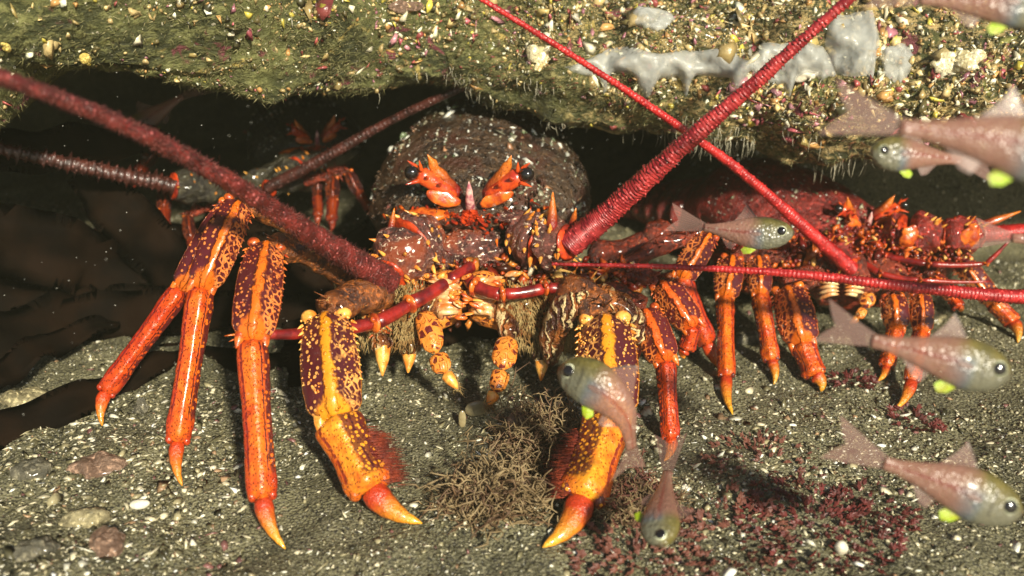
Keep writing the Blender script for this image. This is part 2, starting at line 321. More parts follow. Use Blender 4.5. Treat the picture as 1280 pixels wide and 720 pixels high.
def palette(n, cols, wts):
    i = RNG.choice(len(cols), n, p=np.array(wts)/sum(wts)); return np.clip(np.array(cols)[i]*RNG.uniform(.6, 1.3, (n, 1)), 0, .9)
M['chip'] = m_attr('shell_grit', .3, .6, .3); M['dullchip'] = m_attr('weathered_bits', .5, .4, .4)
def ground_pts(n, xr, yr, dens=None):
    x = RNG.uniform(*xr, n); y = RNG.uniform(*yr, n)
    if dens is not None: k = RNG.uniform(0, 1, n) < dens(x, y); x, y = x[k], y[k]
    z = np.array([ground_h(a, b) for a, b in zip(x, y)]); e = .004
    zx = np.array([ground_h(a+e, b) for a, b in zip(x, y)]); zy = np.array([ground_h(a, b+e) for a, b in zip(x, y)])
    nn = np.stack([-(zx-z)/e, -(zy-z)/e, np.ones_like(z)], 1); nn /= np.linalg.norm(nn, axis=1, keepdims=True); return np.stack([x, y, z], 1), nn
GC = [(.05, .046, .025), (.11, .1, .052), (.19, .17, .09), (.34, .3, .17), (.68, .62, .42), (.85, .82, .65), (.35, .22, .12), (.2, .09, .08)]
pos, nn = ground_pts(100000, (-.62, .62), (.34, 1.0), lambda x, y: np.clip(.62+1.6*np.array([noise.noise(V(a*11, b*11, 2))+.5*noise.noise(V(a*35, b*35, 5)) for a, b in zip(x, y)]), .12, 1)); n = len(pos); s_ = .0006+RNG.gamma(1.5, .00036, n)
tag(chips('gravel', pos, nn, s_, palette(n, GC, [4, 6, 6, 4, 2.6, 1.5, .6, .4])), kind='stuff')
pos, nn = ground_pts(36000, (-.7, .7), (.33, .78), lambda x, y: np.clip(.12+1.0*((x < -.1) & (y < .6))*np.clip((-x-.12)/.06, 0, 1)+.7*np.exp(-((x-.08)/.12)**2-((y-.5)/.09)**2)+.5*(x > .08)*(y < .58), 0, 1))
n = len(pos); s_ = .0011+RNG.gamma(1.4, .0007, n)
kk = RNG.uniform(0, 1, n) < .03*(1+4*(pos[:, 0] < -.16)); s_ = np.where(kk, s_*RNG.uniform(1.4, 2.2, n), s_); s_ = np.minimum(s_, .0048)
tag(chips('broken_shell_grit', pos, nn, s_, palette(n, GC, [3, 3, 5, 5, 4.5, 3, 1.2, .8]), (.12, .4)), kind='stuff')

hz = bpy.data.materials.new('murky_water'); hz.use_nodes = True; hn = hz.node_tree.nodes; hn.clear(); ho = hn.new('ShaderNodeOutputMaterial'); hv = hn.new('ShaderNodeVolumePrincipled')
hv.inputs['Color'].default_value = (.72, .7, .46, 1); hv.inputs['Density'].default_value = .05; hv.inputs['Anisotropy'].default_value = .2; hz.node_tree.links.new(hv.outputs[0], ho.inputs['Volume'])
hx, hy0, hy1, hz0, hz1 = 7, -5, 7, -1.1, .75
tag(raw('haze', [(x, y, z) for z in (hz0, hz1) for y in (hy0, hy1) for x in (-hx, hx)], [(0, 2, 3, 1), (4, 5, 7, 6), (0, 1, 5, 4), (2, 6, 7, 3), (0, 4, 6, 2), (1, 3, 7, 5)], hz, False), kind='stuff')

# growth on the ledge
larr = np.array([tuple(p) for p in lv]); 
def ledge_pts(n, x0, x1, t0, t1, dens=None):
    ii = RNG.integers(0, len(lx), n); x = RNG.uniform(x0, x1, n); tt = RNG.uniform(t0, t1, n)
    lxa = np.array(lx); lta = np.array(lt); i = np.clip(np.searchsorted(lxa, x)-1, 0, len(lx)-2); j = np.clip(np.searchsorted(lta, tt)-1, 0, len(lt)-2)
    fx = ((x-lxa[i])/(lxa[i+1]-lxa[i]))[:, None]; ft = ((tt-lta[j])/(lta[j+1]-lta[j]))[:, None]
    A, B, D, E = larr[j*n_+i], larr[j*n_+i+1], larr[(j+1)*n_+i], larr[(j+1)*n_+i+1]
    p = (A*(1-fx)+B*fx)*(1-ft)+(D*(1-fx)+E*fx)*ft; nrm = np.cross(B-A, D-A); nrm /= np.linalg.norm(nrm, axis=1, keepdims=True)
    s = np.sign((nrm*(np.array(CAM)-p)).sum(1, keepdims=True)); nrm *= np.where(s == 0, 1, s)
    if dens is not None: k = RNG.uniform(0, 1, n) < dens(x, tt, p); p, nrm = p[k], nrm[k]
    return p, nrm
nzv = lambda p, s: np.array([noise.noise(Vector(q)*s) for q in p])
def dl(x, tt, p): return np.clip(.14+.9*np.clip((x+.08)/.3, 0, 1)*np.clip((.60-tt)/.1, 0, 1)+.5*np.clip((.52-tt)/.06, 0, 1), 0, 1)*np.clip(.6+2.0*nzv(p, 22), .03, 1)
LC = [(.06, .055, .025), (.16, .13, .05), (.34, .25, .1), (.66, .5, .22), (.85, .78, .55), (.35, .08, .07), (.55, .3, .1), (.4, .16, .2), (.6, .5, .08)]
pos, nn = ledge_pts(80000, -.62, .68, .28, .66, dl); n = len(pos); s_ = .0006+RNG.gamma(1.4, .0006, n)
tag(chips('ledge_grit', pos, nn, s_, palette(n, LC, [4, 6, 5, 3.4, 2.8, 1.0, 1.6, .6, .6]), (.3, .8), tilt=.8), kind='stuff')
def dl2(x, tt, p): return np.clip(.08+1.0*np.clip((x-.02)/.25, 0, 1)*(tt < .56)+.4*(tt < .5), 0, 1)*np.clip(.5+1.6*nzv(p+3, 20), 0, 1)
pos, nn = ledge_pts(11000, -.5, .66, .28, .62, dl2); n = len(pos); s_ = .002+RNG.gamma(1.4, .0012, n)
tag(chips('ledge_shell_bits', pos, nn, s_, palette(n, LC, [1, 2, 3, 5, 6, 1, 2.5, .7, 1.2]), (.1, .5), tilt=.9), kind='stuff')
pos, nn = ledge_pts(5200, -.35, .66, .28, .58, lambda x, tt, p: np.clip(.15+2.2*nzv(p+7, 18), 0, 1)*np.clip(.25+(x+.1)/.25, .1, 1)); n = len(pos); s_ = .002+RNG.gamma(1.4, .0011, n)
tag(chips('ledge_leafy_growth', pos, nn, s_, palette(n, [(.5, .12, .14), (.55, .25, .28), (.7, .66, .5), (.2, .2, .06), (.3, .05, .05), (.55, .42, .15)], [2, 2, 3, 2, 1, 2]), (.04, .12), tilt=1.4), kind='stuff')
# turf of short algae along ledge, longer hanging threads
hb = MB(); pos, nn = ledge_pts(62000, -.62, .66, .30, .70, lambda x, tt, p: np.clip(.45+1.2*nzv(p+9, 16), .05, 1)*np.where(x > .1, .85, 1))
for p, q in zip(pos, nn):
    d = Vector(q)*.35+V(random.gauss(-.5, .5), random.gauss(0, .3), -.45+random.gauss(0, .4)); hb.mi = 0 if random.random() < .6 else (1 if random.random() < .3 and p[0] > -.1 else 2); d.z *= random.random(); hb.hair(Vector(p), d, random.uniform(.002, .0075), random.uniform(.0002, .00045))
M['turf3'] = m_plain('pale_turf', (.3, .27, .13), .6, c2=(.15, .14, .05), sc=40); M['turf'] = m_plain('olive_turf', (.16, .15, .055), .6, c2=(.07, .065, .02), sc=40); M['turf2'] = m_plain('red_turf', (.3, .1, .06), .6, c2=(.2, .12, .04), sc=60)
tag(hb.build('algae_turf', [M['turf'], M['turf2'], M['turf3']]), kind='stuff')
hb = MB(); pos, nn = ledge_pts(1500, -.12, .5, .56, .68, lambda x, tt, p: np.clip(.15+2.4*nzv(p+4, 24), 0, 1))
for p, q in zip(pos, nn):
    l = random.uniform(.004, .017)*(1 if .08 < p[0] < .3 else .6); p = Vector(p); hb.tube([p, p+V(random.gauss(0, .0008), -.001, -l*.5), p+V(random.gauss(0, .0012), -.001, -l)], [.00028, .0002, .0001], n=4, sub=2, round_ends=False)
M['thread'] = m_plain('pale_thread', (.45, .42, .3), .4); tag(hb.build('hanging_threads', M['thread']), kind='stuff')

# ------------------------------------------------------------ lobster pieces
def rpx(w_, d): return w_*d/FP
def leg(root, base, top, knee, ankle, tip, ws, mu, ml, mt, mb, arch=.01, name='leg', hairs=0, extra=True, label=None, mir=False):
    fl = (lambda b: setattr(b, 'u', [tuple((1-x, y) for x, y in f) for f in b.u])) if mir else (lambda b: None)
    base, top, knee, ankle = PP(base), PP(top), PP(knee), PP(ankle); tip = PP(tip)
    dd = lambda p: (p-CAM).dot(FW)
    r1, r2, r3 = rpx(ws[0], dd(knee)), rpx(ws[1], dd(ankle)), rpx(ws[2], dd(ankle))
    b = MB(); mid = (base+top)/2+V(0, 0, arch); b.tube([base, mid, top+V(0, .002, 0)], [r1*.6, r1*.66, r1*.6, r1*.62], n=28, sub=9, nz=.003, nsc=120)
    for k in range(16):
        f = random.uniform(.1, 1); q = base.lerp(top, f)+V(0, 0, arch*.8); b.spike(q, q+V(random.gauss(0, .006), -r1*.8-.004, random.gauss(.004, .004)+r1*.4), .001)
    o = b.build(name, mb, root, origin=base)
    if label: o['label'] = label
    b = MB(); dv = (knee-top).normalized(); side = dv.cross(CAM-knee).normalized()
    q = b.tube([top, top.lerp(knee, .33)+V(0, -.002, .001), top.lerp(knee, .66)+V(0, -.002, 0), knee+dv*r2*.2], [r1*.6, r1*.8, r1*.9, r1*.93, r1*.93, r1*.86, r1*.5], n=32, sub=9, flat=.8, nz=.0006, nsc=200, keel=.2)
    for k in range(110 if extra else 20):
        f = random.uniform(.06, .8); a_ = random.choice([-1, 1])*random.uniform(.25, 1.3); q_ = top.lerp(knee, f); tc = (CAM-q_); tc -= dv*tc.dot(dv); tc.normalize(); o_ = tc*math.cos(a_)*.8+side*math.sin(a_); b.mi = 1; b.blob(q_+o_*r1*.93, (r1*random.uniform(.025, .05),)*3, 6, 4)
    b.mi = 1
    nsp = 9 if extra else 4
    for k in range(nsp):                                   # ridge of tubercles and rim spines
        f = .08+.62*k/nsp; q = top.lerp(knee, f); tc = (CAM-q).normalized()
        b.blob(q+tc*r1*.86+side*r1*random.uniform(-.12, .06), (r1*.08, r1*.06, r1*.13), 7, 5)
        if extra: b.spike(q-side*r1*.85+tc*r1*.2, q-side*r1*1.03+tc*r1*.3+dv*r1*.12, r1*.07, 5); b.spike(q+side*r1*.85+tc*r1*.2, q+side*r1*1.03+tc*r1*.3+dv*r1*.12, r1*.07, 5)
    for sgn in (-1, 1):
        q = top+side*sgn*r1*.6; b.blob(q, (r1*.3, r1*.3, r1*.25), 9, 6)
        q = knee-dv*r1*.25+side*sgn*r1*.5; b.spike(q, q+dv*r1*.75+side*sgn*r1*.1, r1*.28, 6)
    fl(b); b.build('upper_segment', [mu, M['orange'] if ml is not M['lo1'] else M['yell']], o)
    b = MB(); dv2 = (ankle-knee).normalized(); s2 = dv2.cross(CAM-knee).normalized()
    b.tube([knee-dv2*r2*.1, knee.lerp(ankle, .33), knee.lerp(ankle, .66), ankle+dv2*r2*.15], [r2*.85, r2*.95, r2*.88, r2*.83, r2*.82, r2*.84, r2*.9, r2*.82], n=32, sub=9, flat=.82, nz=.0005, nsc=180, keel=.2)
    for sgn in (-1, 1): q = ankle-dv2*r2*.1+s2*sgn*r2*.62; b.blob(q, (r2*.3, r2*.3, r2*.36), 9, 6)
    fl(b); b.build('lower_segment', ml, o)
    if hairs:
        b = MB()
        for k in range(hairs):
            f = random.uniform(.3, 1.05); q = knee.lerp(ankle, f)+side*0; hd = s2*(1 if ws[3] > 0 else -1)
            l = abs(ws[3])*(.6+.4*math.sin(math.pi*min(1, (f-.25)/.8)))*dd(knee)/FP*random.uniform(.55, 1.05); b.hair(q+hd*r2*.8+V(random.gauss(0, .002), random.gauss(0, .003), 0), hd+dv2*.5+V(random.gauss(0, .12), random.gauss(0, .2), random.gauss(0, .12)), l*.85, .00035)
        b.build('bristle_fringe', M['hair'], o)
    b = MB(); bow = s2*r3*.35*(1 if (tip-ankle).dot(s2) < 0 else -1)
    b.tube([ankle, ankle.lerp(tip, .35)+bow, ankle.lerp(tip, .7)+bow, tip], [r3*.8, r3*.88, r3*.74, r3*.54, r3*.32, r3*.1], n=12, sub=6, flat=.8, nz=.0003)
    b.build('claw_tip', mt, o); return o

def antenna(root, pts, radii, mat, spacing=.0028, spike=.0, fuzz=0, amp=.13, name='antenna', n=14, nz=.0004):
    pts = [PP(p) for p in pts]; L = sum((a-b).length for a, b in zip(pts, pts[1:])); sub = max(6, int(L/spacing*4/(len(pts)-1)))
    b = MB(); q = b.tube(pts, radii, n=n, sub=sub, ringk=4, ringa=amp, round_ends=False, spike=spike, nz=nz, nsc=130); o = b.build(name, mat, root)
    if fuzz:
        b = MB()
        for k in range(fuzz):
            f = random.random()**1.1; i = min(int(f*(len(q)-2)), len(q)-2); tg = (q[i+1]-q[i]).normalized(); x = f*(len(radii)-1); kk = min(int(x), len(radii)-2); r = radii[kk]*(1-x+kk)+radii[kk+1]*(x-kk)
            d = V(random.gauss(0, 1), random.gauss(0, 1), random.gauss(0, 1)); d -= tg*d.dot(tg); d.normalize(); b.hair(q[i]+d*r*.85, d+tg*random.gauss(-.3, .5), random.uniform(.15, .55)*r+.0008, .0005)
        b.build('fuzz', M['fuzz'], o)['kind'] = 'stuff'
    return o

def head(root, H, yaw, s, mc, mh=None, spikes=True, roll=0.0, flecks=200, body_noise=.0022, tail=True, hyaw=None, hs=1.0):
    rot2 = Matrix.Rotation(yaw if hyaw is None else hyaw, 3, 'Z'); rot = Matrix.Rotation(yaw, 3, 'Z') @ Matrix.Rotation(roll, 3, 'Y')
    T = lambda x, y, z: H + rot @ V(x*s, y*s, z*s)
    prof_ = [(-.004, -.012, .022, .008), (.004, -.017, .05, .024), (.02, -.024, .068, .038), (.05, -.031, .085, .054), (.09, -.032, .09, .068), (.14, -.034, .082, .076), (.19, -.036, .068, .07), (.225, -.04, .055, .042), (.232, -.04, .02, .018)]
    def rings(pr, nu, sub, zup=1.0):
        out = []; vs = []
        for i in range(len(pr)-1):
            for k in range(sub):
                f = k/sub; a = [x*(1-f)+y*f for x, y in zip(pr[i], pr[i+1])]; ring = []
                for j in range(nu):
                    an = 2*math.pi*j/nu; cx, cz = math.cos(an), math.sin(an); 
                    p = T(a[2]*cx, a[0]-.012*max(0, 1-abs(cx))*0, a[1]+a[3]*cz*(1 if cz > 0 else .75))
                    ctr = T(0, a[0]+.03, a[1]); q = p+(p-ctr).normalized()*s*(body_noise*noise.noise(p*70)+body_noise*.7*noise.noise(p*28)+body_noise*.5*noise.noise(p*190)); ring.append(q)
                out.append(ring); vs.append((i+f)/(len(pr)-1))
        return out, vs
    b = MB(); rr, vs = rings(prof_, 64, 7); b.ring_surface(rr[::1], True, vs, 64); car = b.build('carapace', mc, root)
    if flecks:
        ps = []; ns = []; 
        for k in range(flecks):
            
            while True:
                k2 = random.randrange(7, 40); j = random.randrange(1, 31); p = rr[k2][j].lerp(rr[k2+1][j], random.random())
                if random.random() < .12+1.6*noise.noise(p*38)+(.3 if k2 > 24 else 0): break
            ps.append(p); ns.append((p-T(0, .09, -.03)).normalized())
        o = chips('shell_flecks', np.array([tuple(p) for p in ps]), np.array([tuple(p) for p in ns]), .0007*s+RNG.gamma(1.3, .0008, flecks)*s, palette(flecks, [(.7, .7, .6), (.35, .33, .22), (.4, .2, .1), (.15, .2, .1)], [3, 3, 1, 2]), (.15, .4), parent=car); o['kind'] = 'stuff'
        b = MB()
        for k in range(int(flecks*.8)):
            k2 = random.randrange(3, 44); j = random.randrange(0, 33); f = random.random(); f2 = random.random(); p = (rr[k2][j]*(1-f)+rr[k2][j+1]*f)*(1-f2)+(rr[k2+1][j]*(1-f)+rr[k2+1][j+1]*f)*f2; nrm = (p-T(0, .09, -.03)).normalized(); l_ = random.uniform(.3, 1.0)*(2.2 if random.random() < .06 else 1); b.spike(p, p+nrm*.002*s*l_+V(0, -.004*s*l_, 0), .0012*s*l_, 5)
        b.build('tubercles', mc, car)['kind'] = 'stuff'
    if tail:                                              # abdomen: overlapping bands
        for k in range(5):
            y0 = .215+k*.028; sc = 1-k*.1; b = MB(); z0 = -.045-.006*k
            b.tube([T(0, y0, z0), T(0, y0+.02, z0-.002), T(0, y0+.04, z0-.008)], [.055*s*sc, .068*s*sc, .066*s*sc, .05*s*sc], n=24, sub=4, ref=V(0, 0, 1), flat=.62); b.build('tail_band', mc, root)
        b = MB(); 
        for k in range(-2, 3): b.blob(T(k*.02, .385-abs(k)*.008, -.085), (V(.014*s, 0, 0), rot@V(k*.008*s, .03*s, 0), V(0, 0, .003*s)), 12, 8)
        b.build('tail_fan', M['redsh'], root)
    b = MB(); b.tube([T(0, .02, -.055), T(0, .08, -.075), T(0, .19, -.08)], [.04*s, .055*s, .06*s, .045*s], n=20, ref=V(0, 0, 1), flat=.5, nz=.002); b.build('thorax', M['base3'], root)
    T0 = T; s *= hs; rot = rot2; T = lambda x, y, z: H + rot2 @ V(x*s, y*s, z*s)
    for sg in (-1, 1):
        b = MB(); b.tube([T(sg*.012, .006, .0), T(sg*.019, .0, .013), T(sg*.025, -.003, .024), T(sg*.0295, -.007, .036)], [.0075*s, .007*s, .0055*s, .0036*s, .0006*s], n=14, nz=.0012, nsc=180)
        for k in range(7):
            f = random.uniform(0, .75); q = T(sg*(.012+.015*f), -.004, .0+.034*f); b.spike(q, q+rot@V(sg*random.uniform(-.002, .006)*s, -.004*s, random.uniform(.001, .006)*s), .0013*s, 6)
        b.build('horn', M['horn'], root)
        b = MB(); b.tube([T(sg*.01, -.003, .004), T(sg*.022, -.006, .012), T(sg*.037, -.008, .0228)], [.003*s, .0048*s, .006*s, .0066*s], n=14, flat=.8, nz=.0004)
        for q, d in (((.034, -.01, .025), (.0005, -.004, .0085)), ((.036, -.012, .018), (.0085, -.006, -.001)), ((.037, -.009, .027), (.006, -.004, .006)), ((.030, -.012, .02), (-.001, -.007, .004)), ((.021, -.011, .015), (0, -.006, .003))):
            b.spike(T(sg*q[0], q[1], q[2]), T(sg*(q[0]+d[0]), q[1]+d[1], q[2]+d[2]), .0017*s, 7)
        ey = b.build('eye_stalk', M['cupd'], root)
        b = MB(); b.blob(T(sg*.0405, -.0115, .0238), (.0053*s, .0053*s, .0053*s), 18, 12); b.build('eye', M['eye'], ey)
        b = MB(); b.blob(T(sg*.019, -.009, .004), (rot@V(.0105*s, .002*s, .0), rot@V(0, .0025*s, 0), rot@V(sg*.006*s, 0, .0065*s)), 20, 14, nz=.0016*s, nsc=160)
        b.build('brow_plate', M['orange'], root)
        b = MB(); b.blob(T(sg*.036, -.006, -.011), (rot@V(.020*s, 0, -sg*.002*s), rot@V(0, .01*s, 0), V(0, 0, .005*s)), 18, 10, nz=.0022*s, nsc=110); b.build('antennular_plate', M['orange'] if sg < 0 else M['ped'], root)
    b = MB(); b.tube([T(0, -.004, -.006), T(0, -.011, .004), T(0, -.014, .019)], [.0036*s, .0034*s, .0026*s, .0006*s], n=10); b.build('rostrum', [M['pale']], root)
    b = MB()
    for k in range(44):
        x, z = random.uniform(-.03, .03)*random.random(), random.gauss(-.011, .003); q = T(x, -.008, z); b.spike(q, q+rot@V(random.gauss(0, .002)*s, -.006*s, .004*s), random.uniform(.001, .0024)*s, 6)
    fs = b.build('face_spines', M['redsh'], root); fs['kind'] = 'stuff'
    b = MB(); b.blob(T(0, .004, -.014), (.05*s, .012*s, .009*s), 36, 16, nz=.005*s, nsc=100); b.build('face_plate', mc, root)
    return T

def peduncle(root, segs, mat, spin=None, nsp=9):
    """segs: list of (point, radius_px) along the antenna base"""
    pts = [PP(a) for a, r in segs]; d = lambda p: (p-CAM).dot(FW)
    o = None
    for k in range(len(pts)-1):
        a, c = pts[k], pts[k+1]; ra, rc = rpx(segs[k][1], d(a)), rpx(segs[k+1][1], d(c)); b = MB()
        b.tube([a, a.lerp(c, .5), c], [ra*.9, ra*1.02, (ra+rc)/2*1.05, rc*1.08, rc*.95], n=36, sub=10, nz=.0034, nsc=120)
        b.mi = 1; dv = (c-a).normalized()
        for j in range(nsp):
            f = random.uniform(.15, 1); q = a.lerp(c, f); n2 = (CAM-q).normalized()*random.uniform(-.1, 1)+V(random.gauss(0, .8), 0, random.gauss(.3, .7)); n2 -= dv*n2.dot(dv); n2.normalize(); r = ra*(1-f)+rc*f
            b.spike(q+n2*r*.9, q+n2*r*(1.2+random.random()*.18)+dv*r*.25, r*.1, 6)
        sgm = b.build('antenna_base' if k == 0 else 'base_segment', [mat, M['yell']], root if k == 0 else o)
        if k == 0: o = sgm
        # smooth joint collar
        b = MB(); b.tube([c-dv*rc*.25, c+dv*rc*.1], [rc*1.05, rc*1.2, rc*1.0], n=32, sub=6, nz=.0012, nsc=180); b.build('joint_collar', M['redsh'], o)
    return o

# ---------------- main lobster
D0 = .70
H1 = P(589, 250, D0)
L1 = empty('rock_lobster', (H1.x, H1.y+.08, 0), 'largest lobster, orange and purple legs spread wide, brown growth-covered shell, facing out beneath the ledge', 'lobster', 'lobsters sheltering under the ledge')
T1 = head(L1, H1, R(-3), 1.0, M['cara'], flecks=900)
# antenna bases
peduncle(L1, [((545, 285, .705), 24), ((512, 308, .69), 40), ((484, 346, .665), 26)], M['ped'], nsp=16)
peduncle(L1, [((640, 290, .705), 26), ((682, 304, .69), 36), ((712, 303, .675), 24)], M['ped'], nsp=16)
antenna(L1, [(486, 352, .66), (400, 300, .60), (250, 205, .51), (100, 133, .45), (-80, 75, .40), (-400, 10, .34)], [.0092, .0074, .0054, .0042, .0034, .003, .0022], M['antF'], fuzz=5200, amp=.04, nz=.0012)
antenna(L1, [(712, 306, .675), (765, 262, .66), (850, 185, .62), (950, 98, .59), (1060, 0, .56), (1250, -160, .52)], [.0088, .0074, .0058, .0043, .0032, .0027, .0022], M['antR'], .0024, spike=.0016, amp=.05, n=20, nz=.0006)
for a, c, e in (((690, 290, .675), (691, 240, .668), .0045), ((488, 290, .68), (493, 260, .675), .003), ((715, 282, .68), (720, 260, .67), .003)):
    b = MB(); b.spike(a, c, e, 9); b.build('base_spine', M['horn'], L1)
b = MB()
for k in range(150):
    x = random.choice([random.gauss(530, 22), random.gauss(650, 24), random.gauss(590, 25)]); y = random.gauss(270, 7) if random.random() < .6 else random.uniform(262, 300)
    q = P(x, y, .70+.0*x); h = V(random.gauss(0, .003), -.005, random.gauss(.001, .003)); b.mi = random.choice([0, 0, 1, 2]); b.spike(q+V(0, .004, 0), q+h, random.uniform(.0007, .002), 6)
b.build('face_bristles', [M['redsh'], M['orange'], M['ped']], L1)['kind'] = 'stuff'
CP = []; CN = []
for k in range(1500):
    x = random.uniform(455, 800); y = 338+random.gauss(22, 16)+.00035*(x-600)**2*.4; CP.append(tuple(P(x, y, .692+random.uniform(-.008, .01)))); CN.append((random.gauss(0, .4), -1, random.gauss(.3, .5)))
o = chips('underside_plates', np.array(CP), np.array(CN), .0014+RNG.gamma(1.6, .0012, len(CP)), palette(len(CP), [(.45, .07, .012), (.6, .2, .03), (.2, .02, .008), (.7, .42, .12), (.08, .02, .008), (.7, .6, .4)], [5, 4, 5, 2, 4, .7]), (.15, .5), tilt=.7, parent=L1); o['kind'] = 'stuff'
b = MB()
for x, y, rx_, rz_ in ((575, 318, .020, .014), (603, 322, .018, .012), (560, 338, .016, .010), (622, 342, .017, .010), (590, 300, .022, .008)): b.blob((x, y, .705), (rx_, .008, rz_), 26, 16, nz=.004, nsc=130)
b.build('mouth_shield', M['ped'], L1)
# antennules
def antennule(root, pts, wd, mat=None, coll=(1, 2)):
    q = [PP(p) for p in pts]; d = [p[2] for p in pts]; o = None
    for k in range(len(q)-1):
        b = MB(); r = rpx(wd[k], d[k]); r2 = rpx(wd[k+1], d[k+1]); b.tube([q[k], q[k].lerp(q[k+1], .5)+V(0, 0, -.001), q[k+1]], [r*.9, r*.85, (r+r2)*.45, r2*.95, r2], n=14, sub=5); g_ = b.build('antennule' if k == 0 else 'antennule_segment', mat or M['antl'], root if k == 0 else o)
        if k == 0: o = g_
        if k in coll: dv = (q[k+1]-q[k]).normalized(); b = MB(); b.tube([q[k]-dv*r*.5, q[k]+dv*r*.45], [r*1.05, r*1.35, r*1.2], n=16, sub=5); b.blob(q[k]+V(0, -.004, r*.9), (r*.4,)*3, 8, 6); b.build('joint_collar', M['orange'], o)
antennule(L1, [(592, 330, .69), (560, 352, .675), (512, 380, .655), (468, 404, .635), (398, 414, .61), (330, 418, .585)], [9, 10, 10, 10, 9, 7], coll=(2, 3, 4, 5))
antennule(L1, [(580, 340, .69), (594, 358, .665), (628, 368, .655), (682, 360, .66), (742, 356, .67)], [9, 10, 9, 8, 4], coll=(1, 2, 3))
b = MB()
for k in range(4): b.tube([P(330, 418, .585), P(305, 420-3+3*k, .58), P(280+6*k, 424-4+7*k, .575)], [.0016, .001, .0003], n=6, sub=4)
b.build('flagellum', M['orange'], L1)
b = MB()
for k in range(5): b.tube([P(715, 357, .667), P(735, 352+4*k, .665), P(752, 330+14*k, .663)], [.0012, .0009, .0003], n=6, sub=4)
b.build('flagellum', M['yell'], L1)
# mouth
b = MB()
for k in range(7):
    for sg in (-1, 1):
        x0 = 582; b.tube([P(x0+sg*6, 360+k*5, .675), P(x0+sg*(24+k*1), 352+k*6.5, .673), P(x0+sg*(48-k*3), 346+k*9, .682)], [.0012, .0022, .0022, .001], n=8, sub=5); 
b.build('mouthparts', M['ivory'], L1)
b = MB()
for k in range(6):
    for sg in (-1, 1): b.tube([P(582+sg*5, 362+k*5, .678), P(582+sg*(26), 356+k*6.5, .677), P(582+sg*(52-k*3), 350+k*8, .685)], [.0015, .0026, .0026, .0012], n=8, sub=5)
for sg in (-1, 1): b.blob((582+sg*22, 350, .682), (.012, .008, .007), nz=.002); b.blob((582+sg*40, 392, .69), (.02, .012, .012), nz=.003)
b.build('jaw', M['net'], L1)
for k in range(78):
    x, y = random.gauss(588, 42), random.gauss(366, 12); b = MB(); a = random.uniform(-.6, .6); q = P(x, y, .668+abs(x-583)*.0002); b.blob(q, (V(math.cos(a)*random.uniform(.003, .007), 0, math.sin(a)*.005), V(0, .002, 0), V(-.0008*a, 0, random.uniform(.0008, .0022))), 10, 7, nz=.0006, nsc=200); b.build('mouth_plate', random.choice([M['ivory'], M['orange'], M['net'], M['yell']]), L1)
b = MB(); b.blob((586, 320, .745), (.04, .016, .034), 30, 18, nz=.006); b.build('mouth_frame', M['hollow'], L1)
def maxilliped(root, pts, wd, s=1):
    q = [PP(p) for p in pts]; r = [rpx(a, p[2]) for a, p in zip(wd, pts)]
    b = MB(); b.tube(q[:2], [r[0]*.7, r[0], r[0]*1.05, r[1]*.8], n=18, sub=8, flat=.6, nz=.0012, keel=.2); o = b.build('mouth_leg', M['net'], root)
    b = MB(); b.tube(q[1:3], [r[1]*.8, r[1], r[1], r[2]*.8], n=14, sub=8, flat=.6, nz=.0012, keel=.2); s1 = b.build('middle_segment', M['net'], o)
    b = MB(); b.tube(q[2:], [r[2], r[2]*.8, r[2]*.3], n=12, sub=6); b.build('end_segment', M['yell'], o)
    b = MB()
    for k in range(int(260*s)):
        f = random.random(); c = q[1].lerp(q[-1], f); b.hair(c+V(random.gauss(0, r[1]*.3), 0, random.gauss(0, .001)), V(random.gauss(.35, .6), random.gauss(-.2, .3), -.7), random.uniform(.004, .009)*s, .00035)
    b.build('bristles', M['hairp'], o)
maxilliped(L1, [(528, 388, .665), (545, 442, .65), (556, 466, .643), (572, 486, .64)], [14, 11, 9, 6])
maxilliped(L1, [(636, 420, .665), (628, 462, .65), (619, 490, .643), (610, 506, .64)], [14, 11, 9, 6])
for a in ([P(545, 360, .69), P(537, 375, .68), P(530, 392, .668)], [P(622, 365, .69), P(632, 395, .68), P(637, 424, .668)]):
    b = MB(); b.tube(a, [.008, .009, .008, .007], n=16, nz=.0016, nsc=120); b.build('mouth_leg_base', M['brist'], L1)
# hairy coxae left and right
b = MB(); SP = []; SN = []
for (x, y, d, r, e) in ((470, 400, .67, 22, 1.9), (508, 408, .685, 16, 1.8), (655, 395, .69, 20, 1.5), (690, 410, .69, 22, 1.8), (455, 365, .68, 30, 1), (650, 370, .70, 28, .9), (700, 372, .69, 30, .9), (745, 380, .69, 30, .8), (440, 345, .70, 34, .8), (770, 360, .70, 34, .8)):
    rr_ = rpx(r, d)*.75; b = MB(); b.blob((x, y, d), (rr_, rr_*.8, rr_*e), 24, 16, nz=.006, nsc=80)
    for k in range(150): n2 = V(random.gauss(0, .8), -1, random.gauss(0, .8)).normalized(); SP.append(tuple(P(x, y, d)+V(n2.x*rr_, n2.y*rr_*.8, n2.z*rr_*e)*1.0)); SN.append(tuple(n2))
    for k in range(26):
        n2 = V(random.gauss(0, .7), -1, random.gauss(0, .7)).normalized(); q = P(x, y, d)+V(n2.x*rr_, n2.y*rr_*.8, n2.z*rr_*e)*.95; b.mi = 1; b.spike(q, q+n2*.004+V(random.gauss(0, .002), -.001, random.gauss(0, .003)), random.uniform(.0006, .0016), 5)
    b.build('leg_socket', [M['brist'], M['orange']], L1)
o = chips('socket_scales', np.array(SP), np.array(SN), .0008+RNG.gamma(1.5, .0008, len(SP)), palette(len(SP), [(.6, .2, .03), (.75, .5, .18), (.12, .03, .01), (.45, .06, .015), (.8, .7, .5)], [4, 3, 4, 3, 1]), (.1, .4), tilt=.9, parent=L1); o['kind'] = 'stuff'
b = MB()
